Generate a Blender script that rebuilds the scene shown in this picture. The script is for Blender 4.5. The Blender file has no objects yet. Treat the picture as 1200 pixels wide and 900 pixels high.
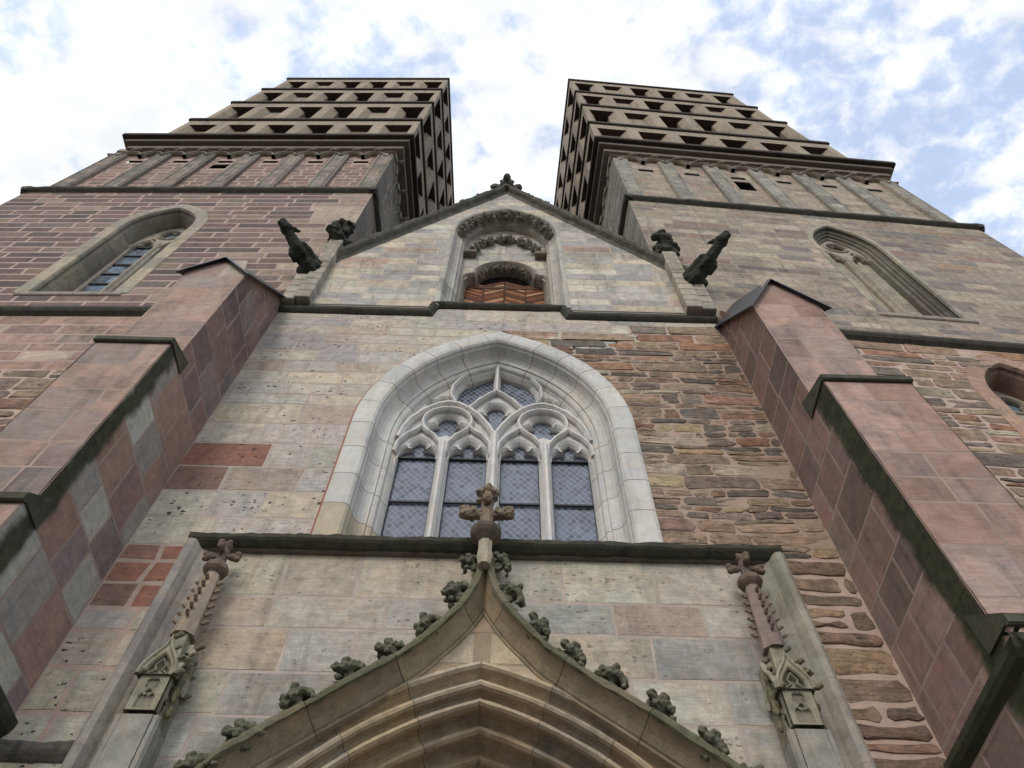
import bpy, bmesh, math, random
from mathutils import Vector, Matrix, noise
from mathutils.geometry import delaunay_2d_cdt
R = math.radians
SC = bpy.context.scene
COL = SC.collection

# ------------------------------------------------------------------ camera
cam = bpy.data.cameras.new('camera'); camo = bpy.data.objects.new('camera', cam); COL.objects.link(camo)
cam.sensor_width = 36.0; cam.lens = 880.0 / 1200.0 * 36.0
cam.clip_start = 0.05; cam.clip_end = 3000.0
_r = Vector((0.9996706, -0.02443519, 0.0078497)); _u = Vector((-0.02505818, -0.86313947, 0.50434349)); _b = Vector((-0.00554834, -0.50437405, -0.86346745))
camo.matrix_world = Matrix(((_r.x, _u.x, _b.x, 0.37), (_r.y, _u.y, _b.y, 0.0), (_r.z, _u.z, _b.z, 1.6), (0, 0, 0, 1)))
SC.camera = camo

# ------------------------------------------------------------------ sky and sun
SUN_EL, SUN_AZ = R(33), R(200)      # azimuth clockwise from +Y: behind the viewer, a little to the left
CLOUD = 7.9
world = bpy.data.worlds.new('World'); SC.world = world; world.use_nodes = True
nt = world.node_tree; nt.nodes.clear()
def N(t, k, **kw):
    n = t.nodes.new(k)
    for a, b in kw.items(): setattr(n, a, b)
    return n
out = N(nt, 'ShaderNodeOutputWorld'); bg = N(nt, 'ShaderNodeBackground'); bg.inputs['Strength'].default_value = 0.12
sky = N(nt, 'ShaderNodeTexSky', sky_type='NISHITA'); sky.sun_disc = False; sky.sun_elevation = SUN_EL; sky.sun_rotation = SUN_AZ
sky.air_density = 1.0; sky.dust_density = 1.5
tc = N(nt, 'ShaderNodeTexCoord'); sep = N(nt, 'ShaderNodeSeparateXYZ'); nt.links.new(tc.outputs['Generated'], sep.inputs[0])
zc = N(nt, 'ShaderNodeMath', operation='MAXIMUM'); nt.links.new(sep.outputs['Z'], zc.inputs[0]); zc.inputs[1].default_value = 0.06
dx = N(nt, 'ShaderNodeMath', operation='DIVIDE'); dy = N(nt, 'ShaderNodeMath', operation='DIVIDE')
nt.links.new(sep.outputs['X'], dx.inputs[0]); nt.links.new(zc.outputs[0], dx.inputs[1])
nt.links.new(sep.outputs['Y'], dy.inputs[0]); nt.links.new(zc.outputs[0], dy.inputs[1])
cmb = N(nt, 'ShaderNodeCombineXYZ'); nt.links.new(dx.outputs[0], cmb.inputs[0]); nt.links.new(dy.outputs[0], cmb.inputs[1])
mp = N(nt, 'ShaderNodeMapping'); mp.inputs['Location'].default_value = (3.37, 1.13, 0.0); mp.inputs['Rotation'].default_value = (0, 0, R(28)); mp.inputs['Scale'].default_value = (1.0, 1.25, 1.0)
nt.links.new(cmb.outputs[0], mp.inputs[0])
n1 = N(nt, 'ShaderNodeTexNoise'); n1.inputs['Scale'].default_value = 17.0; n1.inputs['Detail'].default_value = 8.0; n1.inputs['Roughness'].default_value = 0.58; n1.inputs['Distortion'].default_value = 0.2
n2 = N(nt, 'ShaderNodeTexNoise'); n2.inputs['Scale'].default_value = 3.4; n2.inputs['Detail'].default_value = 3.0
nt.links.new(mp.outputs[0], n1.inputs['Vector']); nt.links.new(mp.outputs[0], n2.inputs['Vector'])
ad = N(nt, 'ShaderNodeMath', operation='MULTIPLY_ADD'); nt.links.new(n2.outputs['Fac'], ad.inputs[0]); ad.inputs[1].default_value = .85; 
sc1 = N(nt, 'ShaderNodeMath', operation='MULTIPLY'); nt.links.new(n1.outputs['Fac'], sc1.inputs[0]); sc1.inputs[1].default_value = 1.0; nt.links.new(sc1.outputs[0], ad.inputs[2])
# fewer gaps on the west (left) side, more to the east
ad2 = N(nt, 'ShaderNodeMath', operation='MULTIPLY_ADD'); nt.links.new(dx.outputs[0], ad2.inputs[0]); ad2.inputs[1].default_value = -0.09; nt.links.new(ad.outputs[0], ad2.inputs[2])
cl = N(nt, 'ShaderNodeClamp'); cl.inputs['Min'].default_value = -0.5; cl.inputs['Max'].default_value = 3; nt.links.new(ad2.outputs[0], cl.inputs[0])
ramp = N(nt, 'ShaderNodeMapRange', interpolation_type='SMOOTHSTEP'); ramp.inputs['From Min'].default_value = 0.70; ramp.inputs['From Max'].default_value = 1.0; ramp.inputs['To Min'].default_value = .34
nt.links.new(cl.outputs[0], ramp.inputs[0])
n3 = N(nt, 'ShaderNodeTexNoise'); n3.inputs['Scale'].default_value = 11.0; n3.inputs['Detail'].default_value = 6.0; nt.links.new(mp.outputs[0], n3.inputs['Vector'])
cr = N(nt, 'ShaderNodeMapRange'); cr.inputs['From Min'].default_value = 0.3; cr.inputs['From Max'].default_value = 0.7; cr.inputs['To Min'].default_value = CLOUD * 0.84; cr.inputs['To Max'].default_value = CLOUD * 1.12
nt.links.new(n3.outputs['Fac'], cr.inputs[0])
cc = N(nt, 'ShaderNodeVectorMath', operation='SCALE'); cc.inputs[0].default_value = (0.96, 0.985, 1.03); nt.links.new(cr.outputs[0], cc.inputs['Scale'])
sk = N(nt, 'ShaderNodeVectorMath', operation='SCALE'); nt.links.new(sky.outputs[0], sk.inputs[0]); sk.inputs['Scale'].default_value = 3.0
mixs = N(nt, 'ShaderNodeMix', data_type='RGBA'); nt.links.new(ramp.outputs[0], mixs.inputs[0]); nt.links.new(sk.outputs[0], mixs.inputs[6]); nt.links.new(cc.outputs[0], mixs.inputs[7])
nt.links.new(mixs.outputs[2], bg.inputs['Color']); nt.links.new(bg.outputs[0], out.inputs[0])

sun = bpy.data.lights.new('sun', 'SUN'); sun.energy = 1.3; sun.angle = R(18); sun.color = (1.0, 0.96, 0.9)
suno = bpy.data.objects.new('sun', sun); COL.objects.link(suno)
suno.rotation_euler = (math.pi / 2 - SUN_EL, 0, math.pi - SUN_AZ)
_d = Vector((math.sin(SUN_AZ) * math.cos(SUN_EL), math.cos(SUN_AZ) * math.cos(SUN_EL), math.sin(SUN_EL)))
suno.rotation_euler = _d.to_track_quat('Z', 'Y').to_euler()
SC.view_settings.view_transform = 'Standard'; SC.view_settings.look = 'None'; SC.view_settings.exposure = 0.22; SC.view_settings.gamma = 1.0; SC.view_settings.use_curve_mapping = False
SC.cycles.max_bounces = 5; SC.cycles.diffuse_bounces = 3

# ------------------------------------------------------------------ helpers
def lin(c): 
    f = lambda x: (x / 255.0 / 12.92) if x <= 10 else ((x / 255.0 + 0.055) / 1.055) ** 2.4
    return tuple(f(x) for x in c)
rng = random.Random(7)
def pal(*cols, j=0.07, k=0.6):
    tot = sum(w for _, w in cols); L = [(lin(c), w / tot) for c, w in cols]
    mean = [sum(c[i] * w for c, w in L) for i in range(3)]
    L = [(tuple(x * k + m * (1 - k) for x, m in zip(c, mean)), w) for c, w in L]
    def f(a, b, r):
        x = r.random()
        for c, w in L:
            if x < w: break
            x -= w
        g = 1 + r.uniform(-j, j) * 1.6
        return tuple(max(0.004, v * g * (1 + r.uniform(-j, j) * 0.35)) for v in c)
    return f
class Frame:
    def __init__(s, o, u, v, n): s.o, s.u, s.v, s.n = Vector(o), Vector(u), Vector(v), Vector(n)
    def __call__(s, a, b, h=0.0): return s.o + s.u * a + s.v * b + s.n * h
def FY(y): return Frame((0, y, 0), (1, 0, 0), (0, 0, 1), (0, -1, 0))       # facing the viewer
def FX(x, sgn): return Frame((x, 0, 0), (0, 1, 0), (0, 0, 1), (sgn, 0, 0))  # facing +x or -x

class MB:
    def __init__(s): s.v = []; s.f = []; s.t = []; s.m = []
    def add(s, vs, fs, tint=(.4, .4, .4), mat=0):
        o = len(s.v); s.v.extend([tuple(p) for p in vs])
        for f in fs: s.f.append(tuple(i + o for i in f)); s.t.append(tint); s.m.append(mat)
    def box(s, x0, x1, y0, y1, z0, z1, tint=(.4, .4, .4), mat=0, ch=0.0):
        if ch <= 0:
            vs = [(x, y, z) for z in (z0, z1) for y in (y0, y1) for x in (x0, x1)]
            s.add(vs, [(0, 2, 3, 1), (4, 5, 7, 6), (0, 1, 5, 4), (2, 6, 7, 3), (0, 4, 6, 2), (1, 3, 7, 5)], tint, mat); return
        bm = bmesh.new()
        vs = [bm.verts.new((x, y, z)) for z in (z0, z1) for y in (y0, y1) for x in (x0, x1)]
        for f in [(0, 2, 3, 1), (4, 5, 7, 6), (0, 1, 5, 4), (2, 6, 7, 3), (0, 4, 6, 2), (1, 3, 7, 5)]: bm.faces.new([vs[i] for i in f])
        bmesh.ops.bevel(bm, geom=list(bm.edges), offset=ch, segments=1, affect='EDGES')
        s.bm(bm, tint, mat)
    def bm(s, bm, tint=(.4, .4, .4), mat=0):
        bm.verts.ensure_lookup_table()
        for i, v in enumerate(bm.verts): v.index = i
        s.add([v.co.copy() for v in bm.verts], [tuple(v.index for v in f.verts) for f in bm.faces], tint, mat); bm.free()
    def prism(s, pts, d, tint=(.4, .4, .4), mat=0):
        """pts: loop of Vectors; d: extrusion Vector"""
        n = len(pts); d = Vector(d)
        s.add([Vector(p) for p in pts] + [Vector(p) + d for p in pts], [tuple(range(n))[::-1], tuple(range(n, 2 * n))] + [(i, (i + 1) % n, n + (i + 1) % n, n + i) for i in range(n)], tint, mat)
    def lathe(s, prof, c, n=8, tint=(.4, .4, .4), mat=0, rot=0.0):
        """prof: list of (r, z) about the vertical axis at c"""
        vs = [];
        for r, z in prof:
            for k in range(n):
                a = rot + 2 * math.pi * k / n; vs.append((c[0] + r * math.cos(a), c[1] + r * math.sin(a), c[2] + z))
        fs = [(i * n + k, i * n + (k + 1) % n, (i + 1) * n + (k + 1) % n, (i + 1) * n + k) for i in range(len(prof) - 1) for k in range(n)]
        fs += [tuple(range(n))[::-1], tuple(range((len(prof) - 1) * n, len(prof) * n))]
        s.add(vs, fs, tint, mat)
    def build(s, name, mats, parent=None, smooth=False, off=None):
        me = bpy.data.meshes.new(name)
        if off is None and parent is not None: off = OFF.get(parent.name, Vector((0, 0, 0)))
        vs = s.v if off is None else [(p[0] - off.x, p[1] - off.y, p[2] - off.z) for p in s.v]
        me.from_pydata(vs, [], s.f)
        at = me.attributes.new('tint', 'FLOAT_COLOR', 'FACE')
        at.data.foreach_set('color', [c for t in s.t for c in (t[0], t[1], t[2], 1.0)])
        if not isinstance(mats, (list, tuple)): mats = [mats]
        for m in mats: me.materials.append(m)
        me.polygons.foreach_set('material_index', s.m)
        if smooth: me.polygons.foreach_set('use_smooth', [True] * len(s.f))
        me.update()
        o = bpy.data.objects.new(name, me); COL.objects.link(o)
        if parent is not None:
            o.parent = parent; OFF[o.name] = off
        return o
OFF = {}
def tag(o, label=None, cat=None, group=None, kind=None):
    if label: o['label'] = label
    if cat: o['category'] = cat
    if group: o['group'] = group
    if kind: o['kind'] = kind
    return o
def thing(name, label, cat, loc, rotz=0.0, group=None, world=True):
    """an Empty at the thing's base; parts given in world coordinates when world, else in its own"""
    o = bpy.data.objects.new(name, None); COL.objects.link(o); o.empty_display_size = 0.3
    o.location = loc; o.rotation_euler = (0, 0, rotz); tag(o, label, cat, group)
    OFF[o.name] = Vector(loc) if world else Vector((0, 0, 0))
    return o
def copy_tree(o, parent=None):
    c = o.copy(); COL.objects.link(c); c.parent = parent
    for ch in list(o.children): copy_tree(ch, c)
    return c

# ------------------------------------------------------------------ masonry
def hole_levels(fn, lv):
    v = [fn(b) for b in lv]
    if all(x is None for x in v): return None
    for i in range(3):
        if v[i] is None: v[i] = next(x for x in ((v[1], v[2], v[0]) if i == 0 else (v[1], v[0], v[2]) if i == 2 else (v[0], v[2])) if x is not None)
    return v
def course_spans(base, holes, b0, b1):
    """[(left at b0, left at b1, right at b0, right at b1)]"""
    e = 1e-4; lv = (b0 + e, (b0 + b1) / 2, b1 - e)
    bs = [base(b) for b in lv]
    if bs[0] is None and bs[1] is None: return []
    if bs[0] is None: bs[0] = bs[1]
    if bs[2] is None: bs[2] = bs[1] if bs[1] is not None else bs[0]
    L = [(bs[0][0], bs[2][0])]; Rr = []
    hs = []
    for fn in holes:
        v = hole_levels(fn, lv)
        if v is not None: hs.append(v)
    hs.sort(key=lambda v: v[1][0])
    for v in hs:
        Rr.append((v[0][0], v[2][0])); L.append((v[0][1], v[2][1]))
    Rr.append((bs[0][1], bs[2][1]))
    return [(l[0], l[1], r[0], r[1]) for l, r in zip(L, Rr) if r[0] - l[0] > 0.03 or r[1] - l[1] > 0.03]
def mortar_sheet(mb, fr, b0, b1, base, holes, tint, mat=1, step=0.12, h=0.0):
    n = max(1, int(round((b1 - b0) / step)))
    for i in range(n):
        c0 = b0 + (b1 - b0) * i / n; c1 = b0 + (b1 - b0) * (i + 1) / n
        for l0, l1, r0, r1 in course_spans(base, holes, c0, c1):
            if r0 < l0: r0 = l0
            if r1 < l1: r1 = l1
            mb.add([fr(l0, c0, h), fr(r0, c0, h), fr(r1, c1, h), fr(l1, c1, h)], [(0, 1, 2, 3)], tint, mat)
def stone(mb, fr, q, relief, gap, jit, style, tint, r, mat=0):
    (a0, b0), (a1, b1), (a2, b2), (a3, b3) = q      # bl, br, tr, tl
    g = gap / 2
    p = [(a0 + g, b0 + g), (a1 - g, b1 + g), (a2 - g, b2 - g), (a3 + g, b3 - g)]
    w = min(p[1][0] - p[0][0], p[2][0] - p[3][0]); hgt = min(p[3][1] - p[0][1], p[2][1] - p[1][1])
    if max(p[1][0] - p[0][0], p[2][0] - p[3][0]) < 0.03 or hgt < 0.02: return
    if w < 0.0:
        m = (p[0][0] + p[1][0]) / 2 if p[1][0] < p[0][0] else (p[2][0] + p[3][0]) / 2
        if p[1][0] < p[0][0]: p[0] = (m, p[0][1]); p[1] = (m + .005, p[1][1])
        else: p[3] = (m, p[3][1]); p[2] = (m + .005, p[2][1])
    if style == 'ashlar':
        p = [(x + r.uniform(-jit, jit), y + r.uniform(-jit, jit)) for x, y in p]
        cx = sum(x for x, y in p) / 4; cy = sum(y for x, y in p) / 4
        iw = min(0.016, max(w, .02) * .2)
        hs = relief * r.uniform(0.4, 1.5)
        ring = [fr(x, y, -0.012) for x, y in p]
        inn = [fr(x + (iw if x < cx else -iw), y + (iw if y < cy else -iw), hs + r.uniform(-1, 1) * relief * .25) for x, y in p]
        mb.add(ring + inn, [(0, 1, 5, 4), (1, 2, 6, 5), (2, 3, 7, 6), (3, 0, 4, 7), (4, 5, 6, 7)], tint, mat)
    else:
        pts = []
        for i in range(4):
            A, B = p[i], p[(i + 1) % 4]; ln = math.hypot(B[0] - A[0], B[1] - A[1])
            c = min(0.3, 0.05 / max(ln, .05)) * r.uniform(.5, 1.5)
            ts = [c] + ([.35, .65] if ln > .55 else [.5] if ln > .25 else []) + [1 - c]
            for t in ts:
                pts.append((A[0] + (B[0] - A[0]) * t + r.uniform(-jit, jit), A[1] + (B[1] - A[1]) * t + r.uniform(-jit, jit)))
        n = len(pts); cx = sum(x for x, y in pts) / n; cy = sum(y for x, y in pts) / n
        hs = relief * r.uniform(.3, 1.6); tx, ty = r.uniform(-.02, .02), r.uniform(-.035, .035)
        ring = [fr(x, y, -0.015) for x, y in pts]; k = min(.03, hgt * .18)
        def ins(x, y, d): 
            l = math.hypot(x - cx, y - cy) + 1e-6; return x - (x - cx) / l * d, y - (y - cy) / l * d
        r1 = []; r2 = []
        for x, y in pts:
            X, Y = ins(x, y, k * .5); r1.append(fr(X, Y, hs * .75 + tx * (X - cx) + ty * (Y - cy) + r.uniform(-.004, .004)))
            X, Y = ins(x, y, k * 2.2); r2.append(fr(X, Y, hs + tx * (X - cx) + ty * (Y - cy) + r.uniform(-.008, .008)))
        vs = ring + r1 + r2 + [fr(cx, cy, hs * 1.1 + r.uniform(-.006, .008))]
        fs = [(i, (i + 1) % n, n + (i + 1) % n, n + i) for i in range(n)] + [(n + i, n + (i + 1) % n, 2 * n + (i + 1) % n, 2 * n + i) for i in range(n)] + [(2 * n + i, 2 * n + (i + 1) % n, 3 * n) for i in range(n)]
        mb.add(vs, fs, tint, mat)
def masonry(mb, fr, b0, b1, base, holes=(), hgt=(.3, .45), lng=(.6, 1.2), pal=None, mortar=(.3, .25, .2), gap=.02, relief=.008, jit=.005, style='ashlar', seed=1, wob=0.0, sheet=True, split=0.0, edges=None, smat=0, mmat=1):
    r = random.Random(seed)
    if sheet: mortar_sheet(mb, fr, b0, b1, base, holes, mortar, mmat)
    if edges is None:
        edges = [b0]
        while edges[-1] < b1 - hgt[0] * .7: edges.append(edges[-1] + r.uniform(*hgt))
        if b1 - edges[-1] < hgt[0] * .7 and len(edges) > 1: edges[-1] = b1
        else: edges.append(b1)
    def W(a, b): 
        return b + wob * noise.noise(Vector((a * .8, b * 1.3, seed * 3.1))) if wob and b0 + .1 < b < b1 - .1 else b
    for i in range(len(edges) - 1):
        c0, c1 = edges[i], edges[i + 1]
        for l0, l1, r0, r1 in course_spans(base, holes, c0, c1):
            ts = []; tot = max(r0 - l0, r1 - l1); x = 0.0
            while x < tot:
                x += r.uniform(*lng) * (1.0 if style == 'ashlar' else (0.6 + .9 * r.random()) * (.7 + .8 * (c1 - c0) / hgt[1])); ts.append(x)
            if len(ts) > 1 and (tot - ts[-2]) < lng[0] * .45: ts.pop()
            ts[-1] = tot; prev = 0.0
            # cut positions run from l to r; the ends follow the span's slanted edges
            for k, t in enumerate(ts):
                lb, lt = (l0, l1) if k == 0 else (cb, ct)
                if k == len(ts) - 1: cb, ct = r0, r1
                else:
                    m = min(l0, l1) + t; s = r.uniform(-1, 1) * jit * 1.5
                    cb, ct = max(min(m + s, r0), l0), max(min(m - s, r1), l1)
                q = [(lb, W(lb, c0)), (cb, W(cb, c0)), (ct, W(ct, c1)), (lt, W(lt, c1))]
                if split and r.random() < split and c1 - c0 > .2:
                    f = r.uniform(.35, .65); y0 = c0 + (c1 - c0) * f
                    ml, mr = lb + (lt - lb) * f, cb + (ct - cb) * f
                    stone(mb, fr, [q[0], q[1], (mr, W(mr, y0)), (ml, W(ml, y0))], relief, gap, jit, style, pal(lb, c0, r), r, smat)
                    stone(mb, fr, [(ml, W(ml, y0)), (mr, W(mr, y0)), q[2], q[3]], relief, gap, jit, style, pal(lb, c1, r), r, smat)
                else:
                    stone(mb, fr, q, relief, gap, jit, style, pal((lb + cb) / 2, (c0 + c1) / 2, r), r, smat)

def const(a0, a1): return lambda b: (a0, a1)
def rect_hole(a0, a1, b0, b1): return lambda b: (a0, a1) if b0 <= b <= b1 else None
class Arch:
    """pointed opening: centre c, half-width w, springing zs, rise h, sill z0"""
    def __init__(s, c, w, zs, h, z0): s.c, s.w, s.zs, s.h, s.z0 = c, w, zs, h, z0; s.R = (w * w + h * h) / (2 * w); s.k = s.R - w
    def half(s, z, d=0.0):
        if z <= s.zs: return s.w + d
        q = (s.R + d) ** 2 - (z - s.zs) ** 2
        return (math.sqrt(q) - s.k) if q > s.k * s.k else 0.0
    def hole(s, d=0.0):
        def f(z):
            if z < s.z0: return None
            w = s.half(z, d); return (s.c - w, s.c + w) if w > 0.02 else None
        return f
    def path(s, d=0.0, n=22, z0=None):
        z0 = s.z0 if z0 is None else z0; Rr = s.R + d
        top = math.sqrt(max(0, Rr * Rr - s.k * s.k)); a1 = math.atan2(top, s.k)
        L = [(s.c - s.w - d, z0)] + [(s.c + s.k - Rr * math.cos(a1 * i / n), s.zs + Rr * math.sin(a1 * i / n)) for i in range(n + 1)]
        return L + [(2 * s.c - x, z) for x, z in L[-2::-1]]
def resample(path, step, joints=None, jw=.014):
    """points along the path with a (point, is_mortar_after) list; joints every `joints` metres"""
    P = [Vector((x, z)) for x, z in path]; S = [0.0]
    for a, b in zip(P, P[1:]): S.append(S[-1] + (b - a).length)
    keys = set(round(s, 5) for s in S)
    mort = []
    if joints:
        n = max(1, int(round(S[-1] / joints)))
        for i in range(1, n):
            c = S[-1] * i / n; keys = {k for k in keys if abs(k - c) > jw * 1.2}; keys |= {c - jw / 2, c + jw / 2}; mort.append(c)
    ks = sorted(keys); full = []
    for a, b in zip(ks, ks[1:]):
        m = max(1, int((b - a) / step)); full += [a + (b - a) * i / m for i in range(m)]
    full.append(ks[-1])
    res = []; j = 0
    for s in full:
        while j < len(S) - 2 and S[j + 1] < s - 1e-9: j += 1
        t = (s - S[j]) / max(1e-9, S[j + 1] - S[j]); res.append(P[j].lerp(P[j + 1], min(1, max(0, t))))
    flags = []
    for a, b in zip(full, full[1:]):
        m = (a + b) / 2; flags.append(any(abs(m - c) < jw * .55 for c in mort))
    seg = []; k = 0
    for f in flags:
        if f: k += 1
        seg.append(k)
    return res, flags, seg
def sweep(mb, fr, path, prof, tint=(.4, .4, .4), mat=0, step=.12, joints=None, jw=.014, jt=(.25, .2, .16), pal=None, seed=1, closed_prof=False, cap=True, pm=None, rough=0.0, cx=None):
    """path in (a, b); prof list of (n, d): n to the right of travel, d into the wall"""
    P, mort, seg = resample(path, step, joints, jw); n = len(P); m = len(prof); r = random.Random(seed)
    nor = []
    for i in range(n):
        d0 = (P[i] - P[i - 1]).normalized() if i > 0 else None; d1 = (P[i + 1] - P[i]).normalized() if i < n - 1 else None
        a = Vector((d0.y, -d0.x)) if d0 else None; b = Vector((d1.y, -d1.x)) if d1 else None
        if a is None: v = b
        elif b is None: v = a
        else:
            v = (a + b); L = v.length; v = v / L * min(2.2, 2.0 / max(.3, L)) if L > 1e-6 else a
        nor.append(v)
    vs = []
    for i in range(n):
        for k_, (q, d) in enumerate(prof):
            if rough: w_ = rough * noise.noise(Vector((P[i].x * 3.1 + k_ * .4, P[i].y * 3.1, seed * 1.7))) + rough * .6 * noise.noise(Vector((P[i].x * 11, P[i].y * 11, k_ + seed))); q, d = q + w_, d + w_ * .8
            x_ = P[i].x + nor[i].x * q
            if cx is not None: x_ = min(x_, cx) if i < n // 2 else max(x_, cx)
            vs.append(fr(x_, P[i].y + nor[i].y * q, -d))
    cols = {}
    for i in range(n - 1):
        if mort[i]: t = jt
        elif pal: 
            if seg[i] not in cols: cols[seg[i]] = pal(P[i].x, P[i].y, r)
            t = cols[seg[i]]
        else: t = tint
        rngm = range(m) if closed_prof else range(m - 1)
        mb_f = [(i * m + k, i * m + (k + 1) % m, (i + 1) * m + (k + 1) % m, (i + 1) * m + k) for k in rngm]
        if i == 0: base = len(mb.v); mb.v.extend([tuple(p) for p in vs])
        for k, f in enumerate(mb_f):
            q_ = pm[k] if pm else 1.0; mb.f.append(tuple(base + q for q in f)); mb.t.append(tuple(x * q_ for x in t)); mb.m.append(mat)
    if closed_prof and cap:
        for k in (0, n - 1): mb.f.append(tuple(base + k * m + q for q in range(m))); mb.t.append(tint); mb.m.append(mat)
def bar(mb, fr, path, w, d0, d1, tint, mat=0, step=.1, nose=.35):
    sweep(mb, fr, path, [(-w / 2, d1), (-w / 2, d0 + (d1 - d0) * .45), (-w * nose / 2, d0), (w * nose / 2, d0), (w / 2, d0 + (d1 - d0) * .45), (w / 2, d1)], tint, mat, step, closed_prof=True)
def clean_loop(lp, tol=.006):
    L = []
    for p in lp:
        if not L or math.hypot(p[0] - L[-1][0], p[1] - L[-1][1]) > tol: L.append((p[0], p[1]))
    while len(L) > 3 and math.hypot(L[0][0] - L[-1][0], L[0][1] - L[-1][1]) < tol: L.pop()
    if sum(L[i - 1][0] * L[i][1] - L[i][0] * L[i - 1][1] for i in range(len(L))) < 0: L.reverse()
    return L
def offset_loop(L, d):
    n = len(L); res = []
    for i in range(n):
        a = (Vector(L[i]) - Vector(L[i - 1])).normalized(); b = (Vector(L[(i + 1) % n]) - Vector(L[i])).normalized()
        v = Vector((a.y + b.y, -a.x - b.x)); l = v.length
        v = v / l * min(1.6, 2 / max(.4, l)) if l > 1e-4 else Vector((a.y, -a.x))
        res.append((L[i][0] + v.x * d, L[i][1] + v.y * d))
    return res
def plate(mb, fr, outer, holes, d, thick, bev, tint, mat=0):
    """tracery slab in the frame's plane with chamfered holes, front at depth d"""
    outer = clean_loop(outer); holes = [clean_loop(h) for h in holes]
    loops = [outer] + [offset_loop(h, bev) for h in holes]; pts = []; eds_ = []
    for lp in loops:
        o = len(pts); n = len(lp); pts += [Vector(p) for p in lp]; eds_ += [(o + i, o + (i + 1) % n) for i in range(n)]
    def inside(p, lp):
        c = False
        for i in range(len(lp)):
            (x0, y0), (x1, y1) = lp[i - 1], lp[i]
            if (y0 > p[1]) != (y1 > p[1]) and p[0] < x0 + (x1 - x0) * (p[1] - y0) / (y1 - y0): c = not c
        return c
    V_, _, F_, _, _, _ = delaunay_2d_cdt(pts, eds_, [], 0, 1e-5)
    keep = []
    for f in F_:
        q = (sum(V_[i].x for i in f) / len(f), sum(V_[i].y for i in f) / len(f))
        if inside(q, loops[0]) and not any(inside(q, l) for l in loops[1:]): keep.append(tuple(f))
    mb.add([fr(v.x, v.y, -d) for v in V_], keep, tint, mat)
    for h in holes:
        n = len(h); o = offset_loop(h, bev); m = offset_loop(h, bev * .42)
        rings = [[fr(x, y, -d) for x, y in o], [fr(x, y, -d - bev * .55) for x, y in m], [fr(x, y, -d - bev * 1.3) for x, y in h], [fr(x, y, -d - thick) for x, y in h]]
        vs = [p for r_ in rings for p in r_]
        mb.add(vs, [(k * n + i, k * n + (i + 1) % n, (k + 1) * n + (i + 1) % n, (k + 1) * n + i) for k in range(3) for i in range(n)], tint, mat)
def arc(cx, cy, r, a0, a1, n=10): return [(cx + r * math.cos(R(a0 + (a1 - a0) * i / n)), cy + r * math.sin(R(a0 + (a1 - a0) * i / n))) for i in range(n + 1)]
def foils(cx, cy, r, rl, k, rot=90, n=9):
    """k-lobed opening: lobes of radius rl centred at distance r"""
    pts = []; half = 180.0 / k
    for i in range(k):
        a = rot + 360.0 * i / k; c = (cx + r * math.cos(R(a)), cy + r * math.sin(R(a)))
        # angle at which the lobe meets the bisector
        s = r * math.sin(R(half)); x = math.sqrt(max(0, rl * rl - s * s)); d = r * math.cos(R(half)) 
        q = max(.03, d - 0) 
        px, py = (d + x) * math.cos(R(half)) - r, (d + x) * math.sin(R(half))
        e = math.degrees(math.atan2(py, px))
        pts += arc(c[0], c[1], rl, a - e, a + e, n)[0:-1]
    return pts
def lumps(parts, voxel=.025, amp=.012, freq=14.0, seed=0, dec=None):
    """one organic mesh out of blobs: parts = (centre, (rx, ry, rz)) or (p, q, r0, r1) limbs"""
    bm = bmesh.new()
    def ball(c, rr, rot=None):
        M = Matrix.Translation(c) @ (rot.to_matrix().to_4x4() if rot else Matrix.Identity(4)) @ Matrix.Diagonal((rr[0], rr[1], rr[2], 1))
        bmesh.ops.create_icosphere(bm, subdivisions=2, radius=1.0, matrix=M)
    for p in parts:
        if len(p) == 4:
            a, b = Vector(p[0]), Vector(p[1]); n = max(2, int((b - a).length / max(.012, min(p[2], p[3]) * .5)))
            for i in range(n + 1):
                t = i / n; q = p[2] + (p[3] - p[2]) * t; ball(a.lerp(b, t), (q, q, q))
        else:
            ball(Vector(p[0]), p[1], p[2] if len(p) > 2 else None)
    me = bpy.data.meshes.new('blob'); bm.to_mesh(me); bm.free()
    ob = bpy.data.objects.new('blob', me); COL.objects.link(ob)
    md = ob.modifiers.new('r', 'REMESH'); md.mode = 'VOXEL'; md.voxel_size = voxel
    m2 = ob.modifiers.new('s', 'SMOOTH'); m2.iterations = 2; m2.factor = .5
    dg = bpy.context.evaluated_depsgraph_get(); r = bpy.data.meshes.new_from_object(ob.evaluated_get(dg))
    bpy.data.objects.remove(ob); bpy.data.meshes.remove(me)
    for v in r.vertices:
        nn = noise.noise(v.co * freq + Vector((seed, seed * 2, 0))); v.co += v.normal * amp * nn
    return r
def mb_mesh(mb, me, tint, mat=0, M=None):
    mb.add([(M @ v.co if M else v.co) for v in me.vertices], [tuple(p.vertices) for p in me.polygons], tint, mat)

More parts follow.
